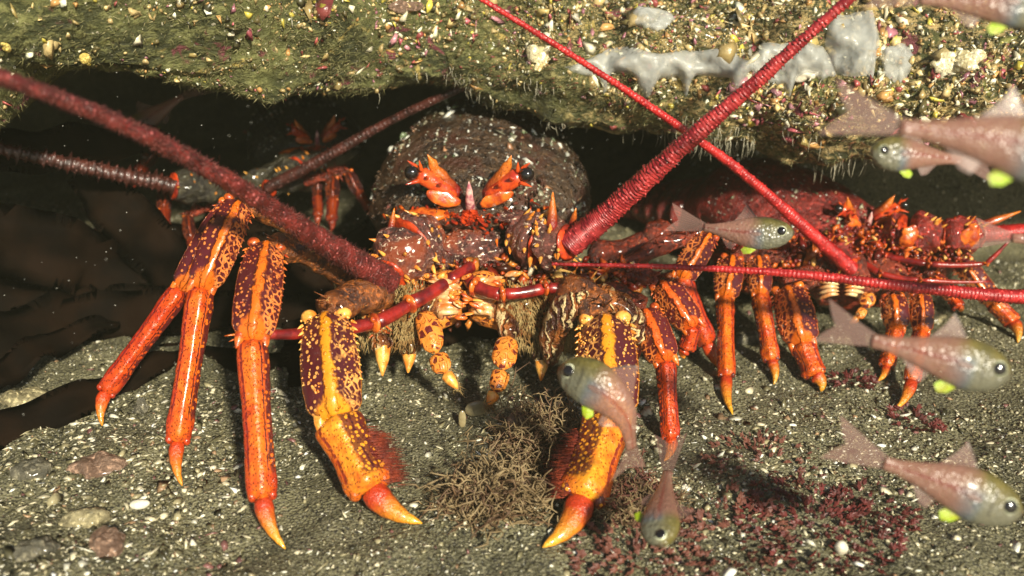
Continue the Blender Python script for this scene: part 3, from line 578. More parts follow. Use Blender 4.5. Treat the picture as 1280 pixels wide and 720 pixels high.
for (x, y, d, x2, y2) in ((478, 440, .66, 478, 474), (512, 442, .675, 510, 470), (678, 452, .68, 676, 480)): b.spike((x, y-12, d), (x2, y2-4, d-.005), .0062, 12, -.001); b.mi = 1; b.blob((x, y-10, d), (.008, .007, .008), 16, 10, nz=.002, nsc=150); b.build('socket_spur', [M['yell'], M['brist']], L1); b = MB()
b = MB()
for k in range(2600):
    x = random.choice([random.gauss(470, 16), random.gauss(704, 10), random.gauss(712, 14), random.gauss(655, 14), random.gauss(508, 10)]); y = random.uniform(350, 435); b.hair(P(x, y, .665 if x < 600 else .672), V(random.gauss(-.2 if x < 600 else .2, .3), -.3, -.9), random.uniform(.004, .012), .00035)
b.build('socket_hair', M['hairp'], L1)['kind'] = 'stuff'
# legs of the main lobster
leg(L1, (440, 350, .70), (288, 256, .665), (226, 362, .66), (132, 490, .655), G(128, 534, .001), (18, 14, 10), M['up2'], M['lo3'], M['tip2'], M['base'], .012, mir=True)
leg(L1, (445, 352, .69), (300, 252, .635), (252, 360, .615), (222, 552, .60), G(228, 609, .001), (24, 17, 11), M['up2'], M['lo2'], M['tip2'], M['base'], .010, mir=True)
leg(L1, (455, 362, .68), (334, 306, .61), (315, 425, .575), (328, 622, .552), G(357, 688, .001), (29, 20, 14), M['up2'], M['lo2'], M['tip1'], M['base'], .008, mir=True)
leg(L1, (480, 370, .67), (408, 394, .61), (420, 524, .58), (463, 610, .565), G(528, 656, .001), (37, 32, 20, -42), M['up1'], M['lo1'], M['tip1'], M['base'], .006, mir=True, hairs=420)
leg(L1, (700, 372, .68), (756, 398, .635), (762, 520, .60), (728, 622, .56), G(678, 686, .001), (39, 33, 22, 42), M['up1'], M['lo1'], M['tip1'], M['base'], .010, hairs=420)
b = MB(); b.tube([P(688, 458, .67), P(692, 415, .66), P(715, 384, .65), P(752, 376, .645), P(784, 394, .645), P(796, 430, .65)], [.005, .009, .011, .010, .009, .007], n=24, nz=.003, nsc=110); b.build('arched_segment', M['brist'], L1)
leg(L1, (730, 372, .69), (806, 388, .66), (832, 452, .645), (838, 548, .63), G(830, 578, .001), (22, 13, 10), M['up3'], M['lo3'], M['tip2'], M['base3'], .008)
leg(L1, (745, 360, .70), (806, 405, .69), (795, 430, .69), (785, 470, .68), (780, 485, .675), (12, 9, 7), M['up3'], M['lo3'], M['tip2'], M['base3'], .006)
leg(L1, (760, 345, .71), (886, 292, .71), (850, 348, .70), (884, 428, .715), (915, 470, .72), (17, 14, 10), M['up2'], M['lo3'], M['tip2'], M['base3'], .006)
leg(L1, (765, 350, .70), (826, 352, .685), (866, 408, .675), (858, 436, .68), (856, 448, .685), (20, 12, 9), M['up3'], M['lo3'], M['tip2'], M['base3'], .004)
b = MB(); b.blob((822, 293, .74), (.013, .012, .012), nz=.003); b.tube([P(735, 318, .74), P(780, 316, .745), P(822, 296, .74)], [.012, .011, .011, .009], nz=.001); b.build('rear_leg_joint', M['base3'], L1)

# ---------------- second lobster
H2 = P(1080, 278, .79)
L2 = empty('rock_lobster', (H2.x-.04, H2.y+.06, 0), 'smaller dark red lobster on the right, behind the little fish, its pale-tipped horns raised', 'lobster', 'lobsters sheltering under the ledge')
T2 = head(L2, H2, R(40), .70, M['cara2'], flecks=350, hyaw=R(8), hs=.98)
peduncle(L2, [((1105, 296, .785), 18), ((1135, 290, .77), 24), ((1178, 294, .765), 19), ((1222, 292, .77), 20)], M['ped2'], nsp=10)
peduncle(L2, [((1050, 296, .785), 16), ((1040, 312, .77), 20), ((1062, 334, .755), 13)], M['ped2'], nsp=10)
for a, c, e in (((1218, 285, .77), (1276, 264, .765), .004), ((1205, 285, .765), (1220, 270, .755), .002)):
    b = MB(); b.spike(a, c, e, 9); b.build('base_spine', M['horn'], L2)
for a in ((1136, 295, .757), (1212, 295, .755)):
    b = MB(); b.blob(a, (.0075, .003, .010), 24, 16, nz=.003, nsc=140); b.build('joint_plate', M['orange'], L2)
antenna(L2, [(1064, 336, .752), (1010, 288, .72), (930, 218, .69), (860, 166, .66), (740, 85, .62), (600, -2, .58), (420, -110, .54)], [.0052, .0043, .0033, .0027, .0021, .0017, .0013, .001], M['antB'], .0026, spike=.0008, amp=.1)
antenna(L2, [(1224, 293, .768), (1330, 290, .76), (1400, 322, .70), (1380, 365, .63), (1280, 371, .60), (1150, 360, .605), (1000, 343, .62), (850, 334, .64), (690, 330, .655)], [.0062, .006, .0055, .005, .0046, .0042, .0036, .0030, .0022, .0016, .0010], M['antB'], .0026, spike=.0008, amp=.1)
antennule(L2, [(1090, 315, .77), (1160, 330, .75), (1232, 330, .745), (1262, 300, .74)], [5, 4.5, 3.5, 2], coll=(1, 2))
antennule(L2, [(1070, 320, .77), (1100, 342, .75), (1150, 350, .74), (1240, 352, .74)], [5, 4.5, 3.5, 2], coll=(1, 2))
b = MB()
for k in range(5):
    for sg in (-1, 1): b.tube([P(1052+sg*3, 352+k*4, .752), P(1052+sg*14, 348+k*5, .75), P(1052+sg*30, 346+k*7, .757)], [.0008, .0016, .0016, .0008], n=7, sub=4)
b.build('mouthparts', M['ivory'], L2)
for a, c in (((1058, 350, .78), (.032, .02, .026)), ((1100, 335, .785), (.035, .02, .02)), ((1130, 340, .79), (.03, .02, .02)), ((985, 345, .80), (.035, .02, .016)), ((930, 330, .81), (.03, .02, .014)), ((960, 338, .79), (.045, .02, .020)), ((1010, 335, .785), (.04, .02, .024)), ((1085, 350, .775), (.04, .02, .022)), ((1150, 325, .80), (.03, .02, .016))):
    b = MB(); b.blob(a, c, 26, 16, nz=.005); b.build('leg_socket', M['base3'], L2)
maxilliped(L2, [(1088, 365, .745), (1080, 385, .74), (1072, 398, .737), (1062, 404, .735)], [8, 6, 5, 4], .6)
b = MB()
for k in range(22):
    x, y = random.gauss(1078, 26), random.gauss(312, 16); q = P(x, y, .765); b.spike(q+V(0, .006, 0), q+V(random.gauss(0, .003), -.004, random.gauss(.003, .004)), .0022, 7)
b.build('face_spines', M['orange'], L2)
CP = []; CN = []
for k in range(1100):
    x = random.uniform(905, 1215); y = random.gauss(325 if x < 1030 else 312, 15); CP.append(tuple(P(x, y, .768+random.uniform(-.01, .012)))); CN.append((random.gauss(0, .4), -1, random.gauss(.3, .5)))
o = chips('underside_plates', np.array(CP), np.array(CN), .0012+RNG.gamma(1.6, .001, len(CP)), palette(len(CP), [(.4, .04, .01), (.6, .13, .02), (.16, .012, .008), (.75, .4, .1)], [5, 4, 5, 1]), (.2, .7), tilt=.7, parent=L2); o['kind'] = 'stuff'
A2 = (M['up2'], M['lo2'], M['tip1'], M['base3'])
leg(L2, (1030, 345, .78), (984, 360, .735), (1003, 430, .715), (1018, 468, .705), G(1026, 491, .001), (24, 16, 11), M['up2'], M['lo2'], M['tip1'], M['base3'], .004)
leg(L2, (1000, 340, .79), (948, 322, .75), (950, 368, .735), (964, 450, .715), G(967, 482, .001), (15, 12, 8), *A2, .006)
leg(L2, (985, 335, .79), (915, 322, .745), (906, 372, .73), (908, 470, .69), G(916, 520, .001), (17, 12, 9), *A2, .006)
leg(L2, (1100, 350, .78), (1116, 370, .745), (1120, 410, .735), (1108, 458, .72), G(1096, 478, .001), (16, 11, 7), *A2, .003)
leg(L2, (1130, 345, .78), (1150, 368, .74), (1152, 415, .73), (1140, 475, .69), G(1118, 514, .001), (14, 11, 9), *A2, .003)
leg(L2, (1140, 325, .79), (1196, 322, .78), (1242, 378, .775), (1266, 402, .77), G(1272, 430, .001), (14, 12, 9), *A2, .003)
leg(L2, (1130, 330, .79), (1168, 345, .76), (1192, 374, .755), (1198, 384, .75), (1200, 390, .75), (9, 9, 6), M['up3'], M['lo3'], M['tip2'], M['base3'], .003)

# ---------------- third lobster, far back left
H3 = P(395, 175, .88)
L3 = empty('rock_lobster', (H3.x-.05, H3.y+.05, 0), 'dim dark lobster deep in the cave at the left, mostly hidden behind the big one', 'lobster', 'lobsters sheltering under the ledge')
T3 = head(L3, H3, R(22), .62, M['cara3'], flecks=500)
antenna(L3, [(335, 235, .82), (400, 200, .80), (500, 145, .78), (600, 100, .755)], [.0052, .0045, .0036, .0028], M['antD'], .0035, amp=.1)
peduncle(L3, [((400, 205, .87), 18), ((370, 215, .85), 20), ((335, 236, .82), 12)], M['cara3'])
peduncle(L3, [((385, 200, .87), 18), ((300, 238, .84), 16), ((215, 232, .80), 18)], M['cara3'])
antenna(L3, [(215, 232, .80), (120, 212, .76), (0, 186, .72), (-150, 150, .66)], [.0062, .0055, .0045, .0035], M['antD'], .006, spike=.004, amp=.25, nz=.004)
for (a, c, e, f_, g_, ww) in (((300, 240, .84), (208, 235, .83), (205, 262, .82), (206, 285, .81), (210, 300, .81), (9, 8, 6)), ((290, 220, .86), (195, 190, .86), (180, 205, .86), (140, 262, .84), (112, 292, .84), (9, 8, 6)),
                          ((380, 230, .84), (416, 222, .84), (416, 250, .83), (414, 275, .82), (412, 290, .82), (9, 8, 6)), ((390, 230, .85), (398, 225, .85), (397, 245, .85), (398, 270, .84), (399, 285, .84), (7, 7, 5)),
                          ((420, 220, .85), (435, 215, .85), (450, 242, .85), (462, 262, .84), (466, 272, .84), (8, 7, 5)), ((330, 240, .85), (235, 270, .84), (240, 300, .83), (245, 320, .82), (250, 335, .82), (8, 7, 5))):
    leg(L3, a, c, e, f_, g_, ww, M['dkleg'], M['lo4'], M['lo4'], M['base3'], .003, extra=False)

# ------------------------------------------------------------ fish
t = NT('fish_skin', .3, .5, .1); u, v = t.uv(); g = t.geo()
dv_ = t.m('ABSOLUTE', t.m('SUBTRACT', t.m('ABSOLUTE', t.m('SUBTRACT', u, .5)), .25))   # 0 on the flank midline
rear = t.step(t.m('ADD', v, t.m('MULTIPLY', t.m('SUBTRACT', t.noise(g, 60), .5), .2)), .3, .52)
c = t.mix(t.noise(g, 170), (.035, .037, .014), (.19, .15, .035)); belly = t.step(u, .5, .5)
back = t.m('SUBTRACT', 1, t.step(t.m('ABSOLUTE', t.m('SUBTRACT', u, .5)), .1, .3)); c = t.mix(t.m('SUBTRACT', 1, back), c, (.13, .125, .085))
c = t.mix(t.m('MULTIPLY', t.step(v, .27, .36), t.step(back, .6, .2)), c, (.09, .11, .12))
rc = t.mix(t.noise(g, 60), (.24, .11, .07), (.32, .17, .13)); rc = t.mix(t.m('MULTIPLY', t.m('SUBTRACT', 1, t.step(dv_, .0, .035)), .75), rc, (.2, .03, .02)); c = t.mix(rear, c, rc)
gill = t.m('SUBTRACT', 1, t.step(t.m('ABSOLUTE', t.m('SUBTRACT', t.m('SUBTRACT', v, t.m('MULTIPLY', t.m('MULTIPLY', dv_, dv_), -1.5)), .25)), .004, .012)); c = t.mix(t.m('MULTIPLY', t.m('MULTIPLY', gill, .6), t.m('SUBTRACT', 1, t.step(dv_, .07, .12))), c, (.03, .025, .015)); c = t.mix(t.m('SUBTRACT', 1, t.step(v, .012, .03)), c, (.06, .04, .02)); c = t.mix(t.m('MULTIPLY', t.step(t.vor(g, 420), .28, .1), .35), c, (.35, .3, .16)); t.col(c); t.bump(t.vor(g, 600), .0006, .7)
al = t.m('SUBTRACT', 1, t.m('MULTIPLY', rear, .3)); t.l(al, t.p.inputs['Alpha']); M['fish'] = t.mat
t = NT('fin_membrane', .35, .4); u, v = t.uv(); g = t.geo(); ray = t.step(t.m('SINE', t.m('MULTIPLY', t.m('ARCTAN2', v, u), 75)), .0, .7); t.col(t.mix(ray, (.34, .22, .18), (.2, .1, .08))); t.l(t.m('ADD', .2, t.m('MULTIPLY', ray, .38)), t.p.inputs['Alpha']); M['fin'] = t.mat
M['lime'] = m_plain('lime_fin', (.3, .46, .01), .4, c2=(.3, .3, .02), sc=200); M['finedge'] = m_plain('dark_fin_edge', (.06, .03, .02), .4)
M['silver'] = m_plain('silver_iris', (.7, .72, .5), .35, c2=(.3, .32, .2), sc=400, bump=0)
FH = [(0, .018), (.03, .062), (.08, .11), (.15, .145), (.25, .168), (.35, .173), (.45, .158), (.6, .12), (.75, .08), (.9, .05), (1.0, .045)]
def fish(label, spine, up=V(0, 0, 1), s=1.0, roll=0.0, name='fish'):
    """spine: nose ... tail-root points then the tail-fin end"""
    q = [PP(p) for p in spine]; tailend = q[-1]; sp = q[:-1]; pts = []
    m_ = len(sp); N = 26
    def at(t_):
        if m_ == 2: return sp[0].lerp(sp[1], t_)
        x = t_*(m_-1); k = min(int(x), m_-2); f = x-k; a = sp[k-1] if k else sp[0]*2-sp[1]; d = sp[k+2] if k+2 < m_ else sp[-1]*2-sp[-2]; b_, c_ = sp[k], sp[k+1]
        return .5*((2*b_)+(c_-a)*f+(2*a-5*b_+4*c_-d)*f*f+(3*b_-a-3*c_+d)*f**3)
    L = sum((at(k/20)-at((k+1)/20)).length for k in range(20))*s
    def fr(t_):
        tg = (at(min(1, t_+.03))-at(max(0, t_-.03))).normalized(); u_ = up-tg*up.dot(tg); u_.normalize(); return tg, u_, tg.cross(u_)
    def hh(t_):
        for (a, b_), (c_, d) in zip(FH, FH[1:]):
            if t_ <= c_: f = (t_-a)/(c_-a); return (b_+(d-b_)*f)*L*1.08
        return FH[-1][1]*L
    root = empty(name, at(.4), label, 'fish', 'small fish hovering in front of the ledge')
    b = MB(); rings = []; vs = []
    for i in range(N*2+1):
        t_ = (i/(N*2))**1.25; tg, u_, s__ = fr(t_); h_ = hh(t_); wd = h_*(.5 if t_ > .1 else .6); c_ = at(t_)+u_*h_*(-.08); ring = []
        for j in range(24): a = 2*math.pi*(j/24-.5); ring.append(c_+u_*(math.cos(a)*h_)+s__*(math.sin(a)*wd))
        rings.append(ring); vs.append(t_)
    b.ring_surface(rings, True, vs, 24); b.build('body', M['fish'], root)
    for sg in (-1, 1):
        tg, u_, s__ = fr(.13); e = at(.13)+u_*L*.012+s__*sg*hh(.13)*.44
        b = MB(); b.blob(e, (tg*L*.06, u_*L*.06, s__*L*.026), 20, 12); eo = b.build('eye', M['silver'], root)
        b = MB(); b.blob(e+s__*sg*L*.012, (tg*L*.05, u_*L*.05, s__*L*.021), 18, 10); b.build('pupil', M['eye'], eo)
    def fin(nm, outline, mat, th=.004):       # outline in (t_along, height) of fish length, standing in the mid-plane
        tri = []; 
        for (x, y) in outline:
            if x <= 1: tg, u_, s__ = fr(max(0, x)); p = at(max(0, x))+u_*y*L
            else: tg, u_, s__ = fr(1); td = (tailend-sp[-1]).normalized(); u2 = (u_-td*u_.dot(td)).normalized(); p = sp[-1]+td*(x-1)*(tailend-sp[-1]).length/.25+u2*y*L
            tri.append((p, s__))
        b = MB(); k = len(tri); c_ = sum((p for p, _ in tri), Vector())/k; sN = tri[0][1]; pv = (min(x for x, y in outline)-.12, 0); uvs = [(x-pv[0], y) for x, y in outline]; uc = (sum(a for a, _ in uvs)/k, sum(a for _, a in uvs)/k)
        # two skins, thick in the middle, closed at the rim
        base = len(b.v); b.v += [p for p, _ in tri]+[c_+sN*th*L, c_-sN*th*L]
        for i in range(k):
            j = (i+1) % k; b.f.append((base+i, base+j, base+k)); b.f.append((base+j, base+i, base+k+1)); b.u += [(uvs[i], uvs[j], uc), (uvs[j], uvs[i], uc)]; b.m += [0, 0]
        return b.build(nm, mat, root, smooth=False)
    fin('tail_fin', [(.96, .04), (1.08, .085), (1.27, .17), (1.235, .08), (1.19, .0), (1.235, -.08), (1.27, -.17), (1.08, -.085), (.96, -.04)], M['fin'], .006)
    d_ = fin('dorsal_fin', [(.36, .13), (.45, .25), (.50, .31), (.54, .22), (.60, .14), (.66, .08)], M['fin'])
    fin('fin_edge', [(.355, .14), (.44, .255), (.505, .325), (.495, .295), (.44, .235), (.375, .14)], M['finedge'])
    fin('anal_fin', [(.55, -.11), (.62, -.22), (.68, -.2), (.74, -.12), (.8, -.06)], M['fin'])
    fin('pelvic_fin', [(.33, -.14), (.35, -.19), (.42, -.25), (.49, -.26), (.52, -.21), (.46, -.15)], M['lime'], .012)
    tg, u_, s__ = fr(.33); 
    for sg in (-1, 1):
        p = at(.33)-u_*L*.03+s__*sg*hh(.33)*.47; b = MB(); b.blob(p+tg*L*.05+s__*sg*L*.008, (tg*L*.06, u_*L*.022, s__*sg*L*.004+tg*L*.0), 12, 8); b.build('pectoral_fin', M['fin'], root)
    return root
UPC = UP
fish('small fish just above the long thin red antenna, head to the right, nearest the middle', [(993, 291, .555), (930, 289, .56), (880, 284, .565), (838, 272, .57)], UPC)
fish('mauve fish with a lime fin beneath, level with the right lobster\'s leg tips', [(1264, 468, .43), (1180, 445, .43), (1090, 425, .435), (1030, 402, .44)], UPC+V(.12, 0, 0))
fish('lowest fish on the right, over the red seaweed, a dark-edged back fin raised', [(1278, 642, .43), (1190, 605, .43), (1105, 578, .435), (1042, 548, .44)], UPC+V(.2, 0, 0))
fish('biggest blurry fish, crossing the upper right in front of the pale shells', [(1345, 205, .36), (1250, 175, .36), (1125, 158, .365), (1040, 135, .37)], UPC+V(.05, 0, 0))
fish('fish facing left with only its yellow-green head showing below the biggest fish', [(1088, 190, .46), (1140, 192, .462), (1200, 200, .465), (1245, 212, .47)], UPC)
fish('fish cut by the top edge of the picture over the white sponges', [(1318, 8, .41), (1240, 0, .41), (1150, -2, .415), (1090, -14, .42)], UPC)
fish('fish on the right edge, only its tail end in view near the red claw spines', [(1390, 305, .50), (1330, 300, .50), (1265, 297, .505), (1220, 292, .51)], UPC)
fish('olive-headed fish curled in front of the biggest lobster\'s right front leg', [(698, 462, .50), (742, 478, .49), (780, 515, .49), (790, 560, .50), (786, 590, .51)], UPC+V(.7, 0, .3))
fish('fish pointing nose down near the brown seaweed, seen end-on and thin', [(826, 684, .475), (828, 640, .49), (835, 590, .52), (838, 545, .545)], V(.95, -.5, .2))
fish('dim purple fish in shadow at the top left under the ledge', [(160, 168, .86), (188, 146, .865), (228, 120, .87), (276, 100, .875)], UPC+V(-.3, 0, 0))

# ------------------------------------------------------------ seaweed
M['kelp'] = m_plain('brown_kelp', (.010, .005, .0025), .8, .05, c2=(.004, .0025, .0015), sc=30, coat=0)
def frond(label, pts, wid, tw=0.0):
    q = [PP(p) for p in pts]; b = MB(); n = 40; rings = []; vs = []; m_ = len(q)
    for i in range(n+1):
        x = i/n*(m_-1); k = min(int(x), m_-2); f = x-k; a = q[k-1] if k else q[0]*2-q[1]; d = q[k+2] if k+2 < m_ else q[-1]*2-q[-2]
        c_ = .5*((2*q[k])+(q[k+1]-a)*f+(2*a-5*q[k]+4*q[k+1]-d)*f*f+(3*q[k]-a-3*q[k+1]+d)*f**3)
        tg = (q[min(k+1, m_-1)]-q[k]).normalized(); sd_ = tg.cross(V(0, -.8, .6)).normalized(); nn_ = sd_.cross(tg); w_ = wid*(math.sin(math.pi*min(.97, i/n*.85+.1))**.6)
        ring = []
        for (e, th) in ((-1, 0), (-.5, .0007), (0, .001), (.5, .0007), (1, 0), (.5, -.0007), (0, -.001), (-.5, -.0007)):
            ring.append(c_+sd_*e*w_+nn_*(th+.006*e*math.sin(i*.55+e*2)+.004*noise.noise(c_*40+sd_*e)))
        rings.append(ring); vs.append(i/n)
    b.ring_surface(rings, True, vs, 8); o = b.build('kelp_frond', M['kelp'], None); tag(o, label, 'kelp', 'kelp blades in the dark left of the cave'); return o
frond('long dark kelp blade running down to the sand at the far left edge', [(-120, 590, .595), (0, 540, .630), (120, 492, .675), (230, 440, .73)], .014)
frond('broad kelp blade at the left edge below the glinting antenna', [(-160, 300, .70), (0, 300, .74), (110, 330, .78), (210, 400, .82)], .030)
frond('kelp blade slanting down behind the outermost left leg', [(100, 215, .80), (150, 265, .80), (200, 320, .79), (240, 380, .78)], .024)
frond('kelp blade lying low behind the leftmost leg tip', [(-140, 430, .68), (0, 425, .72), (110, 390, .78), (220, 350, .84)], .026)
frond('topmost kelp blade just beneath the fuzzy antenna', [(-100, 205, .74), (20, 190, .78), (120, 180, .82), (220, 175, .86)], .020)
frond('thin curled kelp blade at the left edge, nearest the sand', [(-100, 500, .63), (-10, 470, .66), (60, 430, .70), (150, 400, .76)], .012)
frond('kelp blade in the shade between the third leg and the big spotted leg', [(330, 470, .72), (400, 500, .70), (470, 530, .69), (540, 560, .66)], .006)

for k in range(26):  # extra blades added over the lit sand, their dark colour standing in for shade
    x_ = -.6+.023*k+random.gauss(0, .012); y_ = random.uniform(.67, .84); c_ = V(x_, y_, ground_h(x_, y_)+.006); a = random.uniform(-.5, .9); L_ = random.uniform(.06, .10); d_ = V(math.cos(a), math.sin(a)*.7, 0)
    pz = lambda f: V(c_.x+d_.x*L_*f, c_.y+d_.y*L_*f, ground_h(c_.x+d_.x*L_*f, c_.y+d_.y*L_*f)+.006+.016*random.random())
    frond('dark kelp blade lying in the shade on the cave floor behind the lobster\'s left legs', [pz(-1), pz(-.3), pz(.4), pz(1)], random.uniform(.016, .030))['group'] = 'extra kelp blades added to darken the cave floor'
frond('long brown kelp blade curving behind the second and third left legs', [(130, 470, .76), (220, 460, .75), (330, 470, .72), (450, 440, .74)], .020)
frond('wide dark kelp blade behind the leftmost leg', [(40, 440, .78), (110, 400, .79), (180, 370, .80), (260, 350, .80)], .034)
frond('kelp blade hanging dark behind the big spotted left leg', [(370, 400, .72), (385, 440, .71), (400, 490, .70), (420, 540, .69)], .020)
def bush(name, label, cat, c0, n, rad, hgt, mats, thick=.0008, group=None, lean=V(0, 0, 0), curl=1.0):
    b = MB(); c0 = Vector(c0)
    for k in range(n):
        a = random.uniform(0, 6.283); r0 = rad*math.sqrt(random.random())*.6; p = c0+V(math.cos(a)*r0, math.sin(a)*r0*.8, -.001); p.z = ground_h(p.x, p.y)
        d = V(math.cos(a)*.9, math.sin(a)*.7, random.uniform(.3, 1.2))+lean; pts = [p.copy()]; L = random.uniform(.4, 1)*hgt
        for j in range(9):
            d = (d+V(random.gauss(0, .6), random.gauss(0, .6), random.gauss(-.15, .5))*curl).normalized(); p = p+d*L/7; p.z = max(p.z, ground_h(p.x, p.y)+.0008); pts.append(p.copy())
        b.mi = random.randrange(len(mats)); b.tube(pts, [thick, thick*.8, thick*.4], n=5, sub=2, round_ends=False)
        for j in range(1, 10):
            q = pts[j].lerp(pts[j-1], random.random()); e_ = V(random.gauss(0, 1), random.gauss(0, 1), random.gauss(.3, .8)).normalized(); l_ = random.uniform(.003, .008); b.tube([q, q+e_*l_*.5+V(0, 0, .0008), q+(e_+V(random.gauss(0, .5), 0, random.gauss(0, .5)))*l_], [thick*.8, thick*.7, thick*.35], n=4, sub=1, round_ends=False)
    o = b.build(name, mats, None, origin=c0); return tag(o, label, cat, group)
M['redw'] = m_plain('red_weed', (.13, .02, .017), .55, c2=(.06, .012, .009), sc=60); M['pinkw'] = m_plain('dusty_pink_weed', (.16, .055, .035), .6, c2=(.1, .03, .02), sc=60)
M['hyd'] = m_plain('brown_weed', (.3, .22, .11), .6, c2=(.15, .1, .045), sc=60); M['hyd2'] = m_plain('dark_brown_weed', (.15, .085, .04), .6, c2=(.07, .035, .016), sc=60)
bush('brown_seaweed', 'stringy tan seaweed clump on the sand left of the right front claw', 'seaweed', G(622, 625), 300, .025, .04, [M['hyd'], M['hyd'], M['hyd2']], .00065)
bush('brown_seaweed', 'wispy brown seaweed reaching up below the mouth, behind the tan clump', 'seaweed', G(680, 560), 240, .02, .05, [M['hyd2'], M['hyd']], .0006, lean=V(.2, 0, .3))
bush('brown_seaweed', 'pale brown fluffy seaweed between the right front claw and the thin nose-down fish', 'seaweed', G(790, 630), 200, .03, .026, [M['hyd'], M['pinkw'], M['hyd2']], .00055)
def leafy(label, px, py, n, rad, size, mat, group='red seaweed tufts'):
    c0 = G(px, py); b = MB()
    for k in range(n):
        a = random.uniform(0, 6.283); r0 = rad*math.sqrt(random.random()); p = c0+V(math.cos(a)*r0, math.sin(a)*r0, 0); p.z = ground_h(p.x, p.y)+random.uniform(0, size*.45)
        d = V(math.cos(a), math.sin(a)*.6-.2, random.uniform(.1, .9)).normalized(); sd_ = d.cross(V(random.gauss(0, .5), -1, random.gauss(0, .5))).normalized(); L = size*random.uniform(.5, 1.2); nn_ = d.cross(sd_)
        base = len(b.v); W = L*random.uniform(.25, .45); b.v += [p, p+d*L*.4+sd_*W, p+d*L*.75+sd_*W*.5+nn_*L*.1, p+d*L*1.05+sd_*W*.9, p+d*L*.8, p+d*L-sd_*W*.8, p+d*L*.6-sd_*W*.5+nn_*L*.1, p+d*L*.4-sd_*W, p+d*L*.45+nn_*.0008, p+d*L*.45-nn_*.0008]
        for i in range(8): b.f += [(base+i, base+(i+1) % 8, base+8), (base+(i+1) % 8, base+i, base+9)]; b.u += [((0, 0), (0, 1), (1, 1))]*2; b.m += [0, 0]
    o = b.build('red_seaweed', mat, None, origin=c0, smooth=False); return tag(o, label, 'seaweed', group)
leafy('brightest deep red seaweed tuft beside the white pebble on the lower right sand', 1020, 660, 300, .044, .0055, M['redw'])
leafy('dull red seaweed tuft straight above the brightest red one', 955, 580, 120, .036, .005, M['pinkw'])
leafy('low maroon seaweed tuft right of the brightest red one', 1085, 640, 100, .026, .005, M['redw'])
leafy('small maroon seaweed tuft between the two right-hand fish', 1143, 525, 60, .016, .006, M['redw'])
leafy('pink-brown seaweed tuft at the bottom edge under the nose-down fish', 800, 700, 240, .038, .0055, M['pinkw'])
leafy('faint maroon tuft by the yellow leg tips of the right lobster', 1065, 478, 40, .014, .006, M['redw'])
leafy('pink-brown seaweed on the sand below the dull red tuft', 915, 665, 120, .034, .006, M['pinkw'])

# ------------------------------------------------------------ stones and shells
def stone(name, label, cat, px, py, rx, ry, rz, mat, ang=0, group=None, nz=.0022, lift=.0):
    c0 = G(px, py); b = MB(); ca, sa = math.cos(ang), math.sin(ang)
    b.blob(c0+V(0, 0, rz*lift), (V(rx*ca, rx*sa, 0), V(-ry*sa, ry*ca, 0), V(0, 0, rz)), 40, 24, nz=nz*1.8, nsc=110); return tag(b.build(name, mat, None, origin=c0), label, cat, group)
M['stg'] = m_crust('grey_stone', (.07, .066, .045), (.15, .135, .09), (.5, .5, .4), .66); M['stp'] = m_crust('pink_stone', (.14, .08, .05), (.24, .15, .1), (.6, .55, .45), .66); M['stt'] = m_crust('tan_stone', (.2, .17, .09), (.36, .31, .17), (.7, .65, .5), .66)
M['shw'] = m_plain('white_shell', (.75, .72, .6), .3, c2=(.5, .45, .33), sc=150, coat=.2); M['sht'] = m_plain('translucent_tan_shell', (.35, .3, .17), .3, c2=(.25, .2, .1), sc=100, coat=.3)
stone('pebble', 'flat cream pebble beside the lower-left stones, lying aslant', 'pebble', 102, 652, .016, .007, .005, M['stt'], .45, 'pebbles on the left sand')
stone('pebble', 'pinkish-grey pebble above the cream one', 'pebble', 122, 585, .018, .010, .007, M['stp'], .1, 'pebbles on the left sand')
stone('pebble', 'brown-pink pebble at the lower left, below the cream one', 'pebble', 132, 682, .010, .013, .007, M['stp'], .3, 'pebbles on the left sand')
stone('pebble', 'flat tan pebble at the left edge, farthest up the sand', 'pebble', 28, 497, .016, .010, .005, M['stt'], .1, 'pebbles on the left sand')
stone('pebble', 'thin pointed grey slate chip standing left of the second leg tip', 'pebble', 176, 514, .005, .003, .010, M['stg'], .1, 'pebbles on the left sand')
stone('pebble', 'small grey pebble by the bottom-left corner', 'pebble', 45, 690, .012, .009, .008, M['stg'], .7, 'pebbles on the left sand')
stone('pebble', 'dark rounded pebble near the left edge between cream and tan ones', 'pebble', 40, 590, .012, .009, .007, M['stg'], .4, 'pebbles on the left sand')
stone('pebble', 'olive stone under the right lobster, beside its outer leg', 'pebble', 1150, 398, .022, .012, .008, M['stt'], .1)
stone('pebble', 'olive crusty lump between the right lobster\'s orange legs', 'pebble', 938, 424, .014, .009, .007, M['stg'], .1)
stone('pebble', 'white squarish pebble beside the brightest red seaweed', 'pebble', 1051, 691, .0035, .003, .004, M['shw'], .1, nz=.0005, lift=.9)
stone('shell', 'oval translucent tan shell on the sand left of the tan seaweed', 'shell', 596, 520, .008, .0022, .006, M['sht'], .25, nz=.0004, lift=1.0)
stone('shell', 'small pointed shell leaning beside the oval tan one', 'shell', 578, 533, .0028, .0016, .007, M['sht'], .1, nz=.0003, lift=.8)
stone('shell', 'mauve shell caught in the top of the brown seaweed', 'shell', 650, 545, .009, .006, .008, M['stp'], .1, nz=.0006, lift=1.4)
stone('shell', 'tiny bright white shell between the second and third leg tips', 'shell', 267, 587, .0024, .0017, .0018, M['shw'], .4, nz=.0003, lift=.9)
stone('shell', 'little white shell on the sand at far left bottom by the brown-pink pebble', 'shell', 176, 634, .006, .003, .003, M['shw'], .2, nz=.0004, lift=.8)

